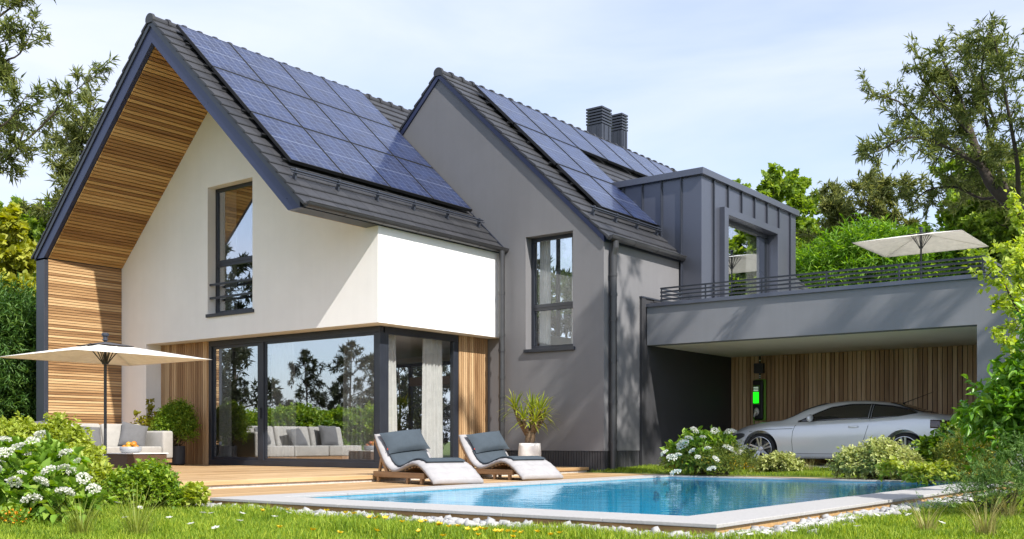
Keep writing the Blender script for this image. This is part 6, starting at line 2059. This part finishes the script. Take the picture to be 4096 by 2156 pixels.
V = np.stack([Vx + gx[:, None], Vy + gy_[:, None], V[:, :, 2] * .8 - 0.752 + size[:, None] * rng.uniform(0.0, 0.75, (ns_, 1))], 2)
Fg = (np.arange(ns_) * 12)[:, None, None] + ico_f[None]
tag(link_mesh('gravel', np_mesh('gravel', V.reshape(-1, 3), [Fg.reshape(-1, 3)], M['gravel'])), 'strip of rough white stones along the pool edge', 'gravel', kind='stuff')

gzv = np.vectorize(ground_z)
def in_view(P, m=60):
    s, c = math.sin(YAW), math.cos(YAW)
    dx, dy = P[:, 0] - CAM[0], P[:, 1] - CAM[1]
    fw = -s * dx + c * dy; rt = c * dx + s * dy
    u = 2048 + F * rt / np.maximum(fw, .1); v = V0 - F * P[:, 2] / np.maximum(fw, .1)
    return (fw > 2) & (u > -m * 3) & (u < 4096 + m * 3) & (v < 2156 + m * 5)
def grass(zones, seed):
    rng = np.random.default_rng(seed)
    Ps, Hs = [], []
    for (x0, x1, y0, y1, dens, h0, h1) in zones:
        n = int((x1 - x0) * (y1 - y0) * dens)
        P = np.stack([rng.uniform(x0, x1, n), rng.uniform(y0, y1, n), np.zeros(n)], 1)
        P[:, 2] = gzv(P[:, 0], P[:, 1])
        bad = (P[:, 0] > 2.1) & (P[:, 0] < PX1 + .12) & (P[:, 1] > PY0 - .10) & (P[:, 1] < 3.66)
        bad |= (P[:, 0] < 2.25) & (P[:, 1] > -6.97)
        keep = in_view(P) & ~bad
        P = P[keep]; Ps.append(P)
        patch = 0.75 + 0.35 * np.sin(P[:, 0] * 2.3 + 1.3 * np.sin(P[:, 1] * 1.9)) * np.sin(P[:, 1] * 2.7 + P[:, 0])
        Hs.append(rng.uniform(h0, h1, len(P)) * patch)
    P = np.concatenate(Ps); H_ = np.concatenate(Hs); n = len(P)
    a = rng.uniform(0, 6.283, n); lean = np.abs(rng.normal(size=n)) * 0.45 + 0.08
    L_ = np.stack([np.cos(a), np.sin(a), np.zeros(n)], 1)
    b2 = a + rng.normal(size=n) * 0.5 + 1.57
    S_ = np.stack([np.cos(b2), np.sin(b2), np.zeros(n)], 1)
    w = rng.uniform(0.0022, 0.0042, n)[:, None]
    Hc = H_[:, None]; ln = lean[:, None]
    mid = P + L_ * ln * Hc * 0.30 + np.array([0, 0, 1]) * Hc * 0.55
    tip = P + L_ * ln * Hc * 1.05 + np.array([0, 0, 1]) * Hc * (1 - 0.25 * np.minimum(ln, 1.4))
    V = np.stack([P - S_ * w, P + S_ * w, mid + S_ * w * .85, mid - S_ * w * .85, tip], 1)
    base = (np.arange(n) * 5)[:, None]
    return V.reshape(-1, 3), [base + np.array([[0, 1, 2, 3]]), base + np.array([[3, 2, 4]])]
V, Fc = grass([(3.5, 15.5, -11.5, -6.9, 4600, 0.04, 0.13), (0.0, 3.6, -10.0, -6.9, 2500, 0.05, 0.12), (10.3, 15.0, -6.9, 2.5, 3200, 0.045, 0.10), (2.3, 13, 3.68, 5.45, 2600, 0.04, 0.10), (-9, 2.0, -9.5, -6.9, 700, 0.05, 0.12)], 3)
LM['grass'] = leaf('lawn_grass_blade', (0.055, 0.11, 0.010), (0.17, 0.275, 0.018), (0.46, 0.52, 0.07), 0.35, rough=0.6, spec=0.25)
tag(link_mesh('grass', np_mesh('grass', V, Fc, LM['grass'])), 'sunlit green lawn grass around the pool', 'grass', kind='stuff')

LM['straw'] = leaf('dry_grass_blade', (0.16, 0.17, 0.04), (0.30, 0.28, 0.09), (0.46, 0.40, 0.17), 0.3)
LM['tuft'] = leaf('long_green_blade', (0.10, 0.15, 0.02), (0.22, 0.27, 0.04), (0.40, 0.42, 0.10), 0.3)
def tuft(label, b, n, h, mat_, seed, spread=0.35):
    rng = np.random.default_rng(seed)
    NS_ = 6
    a = rng.uniform(0, 6.283, n); P0 = np.array(b) + np.stack([np.cos(a), np.sin(a), np.zeros(n)], 1) * rng.uniform(0, .10, (n, 1))
    H_ = h * rng.uniform(0.35, 1.1, n); out = rng.uniform(0.15, 1.0, n) * spread * 2
    w = rng.uniform(0.0025, 0.0045, n)
    rows = []
    S_ = np.stack([-np.sin(a), np.cos(a), np.zeros(n)], 1)
    for k in range(NS_ + 1):
        t = k / NS_
        c = P0 + np.stack([np.cos(a), np.sin(a), np.zeros(n)], 1) * (out * H_ * t ** 1.8)[:, None] + np.array([0, 0, 1]) * (H_ * (t - 0.28 * out * t ** 3))[:, None]
        ww = (w * (1 - t * 0.9))[:, None]
        rows += [c - S_ * ww, c + S_ * ww]
    V = np.stack(rows, 1).reshape(-1, 3)
    m = 2 * (NS_ + 1)
    base = (np.arange(n) * m)[:, None]
    Fs = np.concatenate([base + np.array([[2 * k, 2 * k + 1, 2 * k + 3, 2 * k + 2]]) for k in range(NS_)])
    o = link_mesh('grass_tuft', np_mesh('grass_tuft', V - np.array(b), [Fs], mat_))
    o.location = b
    tag(o, label, 'grass tuft', 'long grass tufts in the lawn')
def Gz(u, v):
    p = G(u, v); return (p[0], p[1], ground_z(p[0], p[1]))
tuft('tall green grass tuft at the lower left, before the hydrangea', Gz(205, 1352), 150, 0.40, LM['tuft'], 1, 0.5)
tuft('fine green grass tuft left of the pool, with the longest blades', Gz(345, 1356), 120, 0.50, LM['tuft'], 2, 0.5)
tuft('dry straw grass tuft at the lower right picture corner', Gz(2480, 1352), 110, 0.36, LM['straw'], 3, 0.5)
tuft('dry straw grass tuft left of the lower right corner', Gz(2330, 1340), 80, 0.30, LM['straw'], 4, 0.5)
tuft('dry straw grass tuft below the needle shrub', Gz(2540, 1310), 80, 0.42, LM['straw'], 5, 0.5)
tuft('thin dry grass tuft between the pale shrubs by the car', G(2040, 1190, -.6), 50, 0.35, LM['straw'], 6, 0.4)

def bloom(kind):
    r = random.Random(3 if kind == 'daisy' else 4)
    rng = np.random.default_rng(3)
    n = 6 if kind == 'daisy' else 5
    a = np.arange(n) * 6.283 / n
    L_ = 0.026 if kind == 'daisy' else 0.021
    D = np.stack([np.cos(a), np.sin(a), np.full(n, 0.30 if kind == 'daisy' else 0.7)], 1)
    P = np.zeros((n, 3)) + np.array([0, 0, 0.115])
    V, F_ = leaf_geo(P, D, np.full(n, L_), 'ovate', 0.75, rng, 3.0, 0.0)
    return np_mesh('petals', V, F_, LM['petal'] if kind == 'daisy' else LM['yellowpetal'])
def stem_mesh():
    s = MB(); s.tube([(0, 0, 0), (0.004, 0, 0.06), (0, 0, 0.115)], 0.0014, 5); s.lathe([(0.001, 0.112), (0.0035, 0.115), (0.003, 0.119), (0.0005, 0.121)], (0, 0, 0), 8)
    m = s.mesh('stem'); m.materials.append(LM['box']); return m
STEM = stem_mesh(); DAISY = bloom('daisy'); BUTTER = bloom('butter')
def flower(kind, u, v, i, label, group, sc_=1.0):
    v = max(v, (1265 + (u - 500) * 0.059 + 16) if u < 1810 else (1345 - (u - 1810) * 0.164 + 12)) + 6; p0_ = Gz(u, v); dd_ = (Vector(p0_) - Vector(CAM)).length; p = Gz(u, v + 0.115 * sc_ * F / K / dd_)
    t = thing('daisy' if kind == 'daisy' else 'buttercup', label, 'flower', p, group=group)
    rr = random.Random(i)
    t.rotation_euler = (rr.uniform(-.35, .35), rr.uniform(-.35, .35), rr.uniform(0, 6.28)); t.scale = (sc_,) * 3
    for nm_, me in (('stem', STEM), ('petals', DAISY if kind == 'daisy' else BUTTER)):
        o = bpy.data.objects.new(nm_, me); col.objects.link(o); o.parent = t
DA = [(285, 1268), (352, 1264), (350, 1258), (540, 1270), (553, 1330), (490, 1323), (508, 1268), (598, 1282), (710, 1283), (760, 1268), (600, 1320), (690, 1312), (320, 1300), (430, 1300),
      (1930, 1310), (1945, 1316), (1880, 1325), (1915, 1345), (1950, 1333), (1980, 1300), (2010, 1290), (2040, 1272), (2050, 1283), (2075, 1285), (2090, 1272), (2135, 1268), (2115, 1280), (2010, 1325), (2190, 1272), (2160, 1328), (2280, 1255), (2245, 1270), (2300, 1295), (2000, 1340), (1865, 1350), (1895, 1352), (2350, 1315)]
BU = [(650, 1262), (735, 1262), (820, 1272), (900, 1262), (970, 1262), (985, 1268), (1050, 1300), (1060, 1308), (1090, 1292), (1105, 1302), (1120, 1318), (1150, 1300), (1160, 1290), (1175, 1308), (1190, 1296), (1210, 1312), (1235, 1300), (1255, 1322), (1275, 1318), (1290, 1290), (1305, 1330), (1330, 1318), (1350, 1328), (945, 1300), (960, 1310), (880, 1290), (1010, 1318), (1065, 1330), (925, 1335), (1280, 1345), (780, 1340), (840, 1345), (700, 1335), (1385, 1340), (1420, 1325), (1120, 1345), (1200, 1340)]
for i, (u, v) in enumerate(DA):
    flower('daisy', u, v, i, 'small white flower in the lawn left of the pool corner' if u < 1500 else 'small white flower in the lawn right of the pool corner', 'white flowers left in the lawn' if u < 1500 else 'white flowers right in the lawn', 1.3)
for i, (u, v) in enumerate(BU):
    flower('butter', u, v, 100 + i, 'small yellow flower in the lawn before the pool', 'yellow flowers in the lawn', 1.5)
# small magenta flowers at the foot of the broom
b = G(2440, 1215, -0.66)
mg = thing('pink_flower', 'small magenta flowering plant at the foot of the broom', 'flower', b)
rng = np.random.default_rng(6); n = 14
P = np.stack([rng.uniform(-.08, .08, n), rng.uniform(-.06, .06, n), rng.uniform(.10, .22, n)], 1)
s = MB()
for p in P: s.tube([(p[0] * .3, p[1] * .3, 0), tuple(p)], 0.002, 4)
s.build('stem', LM['box'], mg)
V, F_ = leaf_geo(np.repeat(P, 5, 0), unit(rng.normal(size=(n * 5, 3))), np.full(n * 5, 0.022), 'ovate', 0.7, rng)
link_mesh('blossom', np_mesh('blossom', V, F_, leaf('magenta_petal', (0.4, 0.02, 0.15), (0.5, 0.03, 0.2), (0.6, 0.06, 0.28), 0.3)), mg)
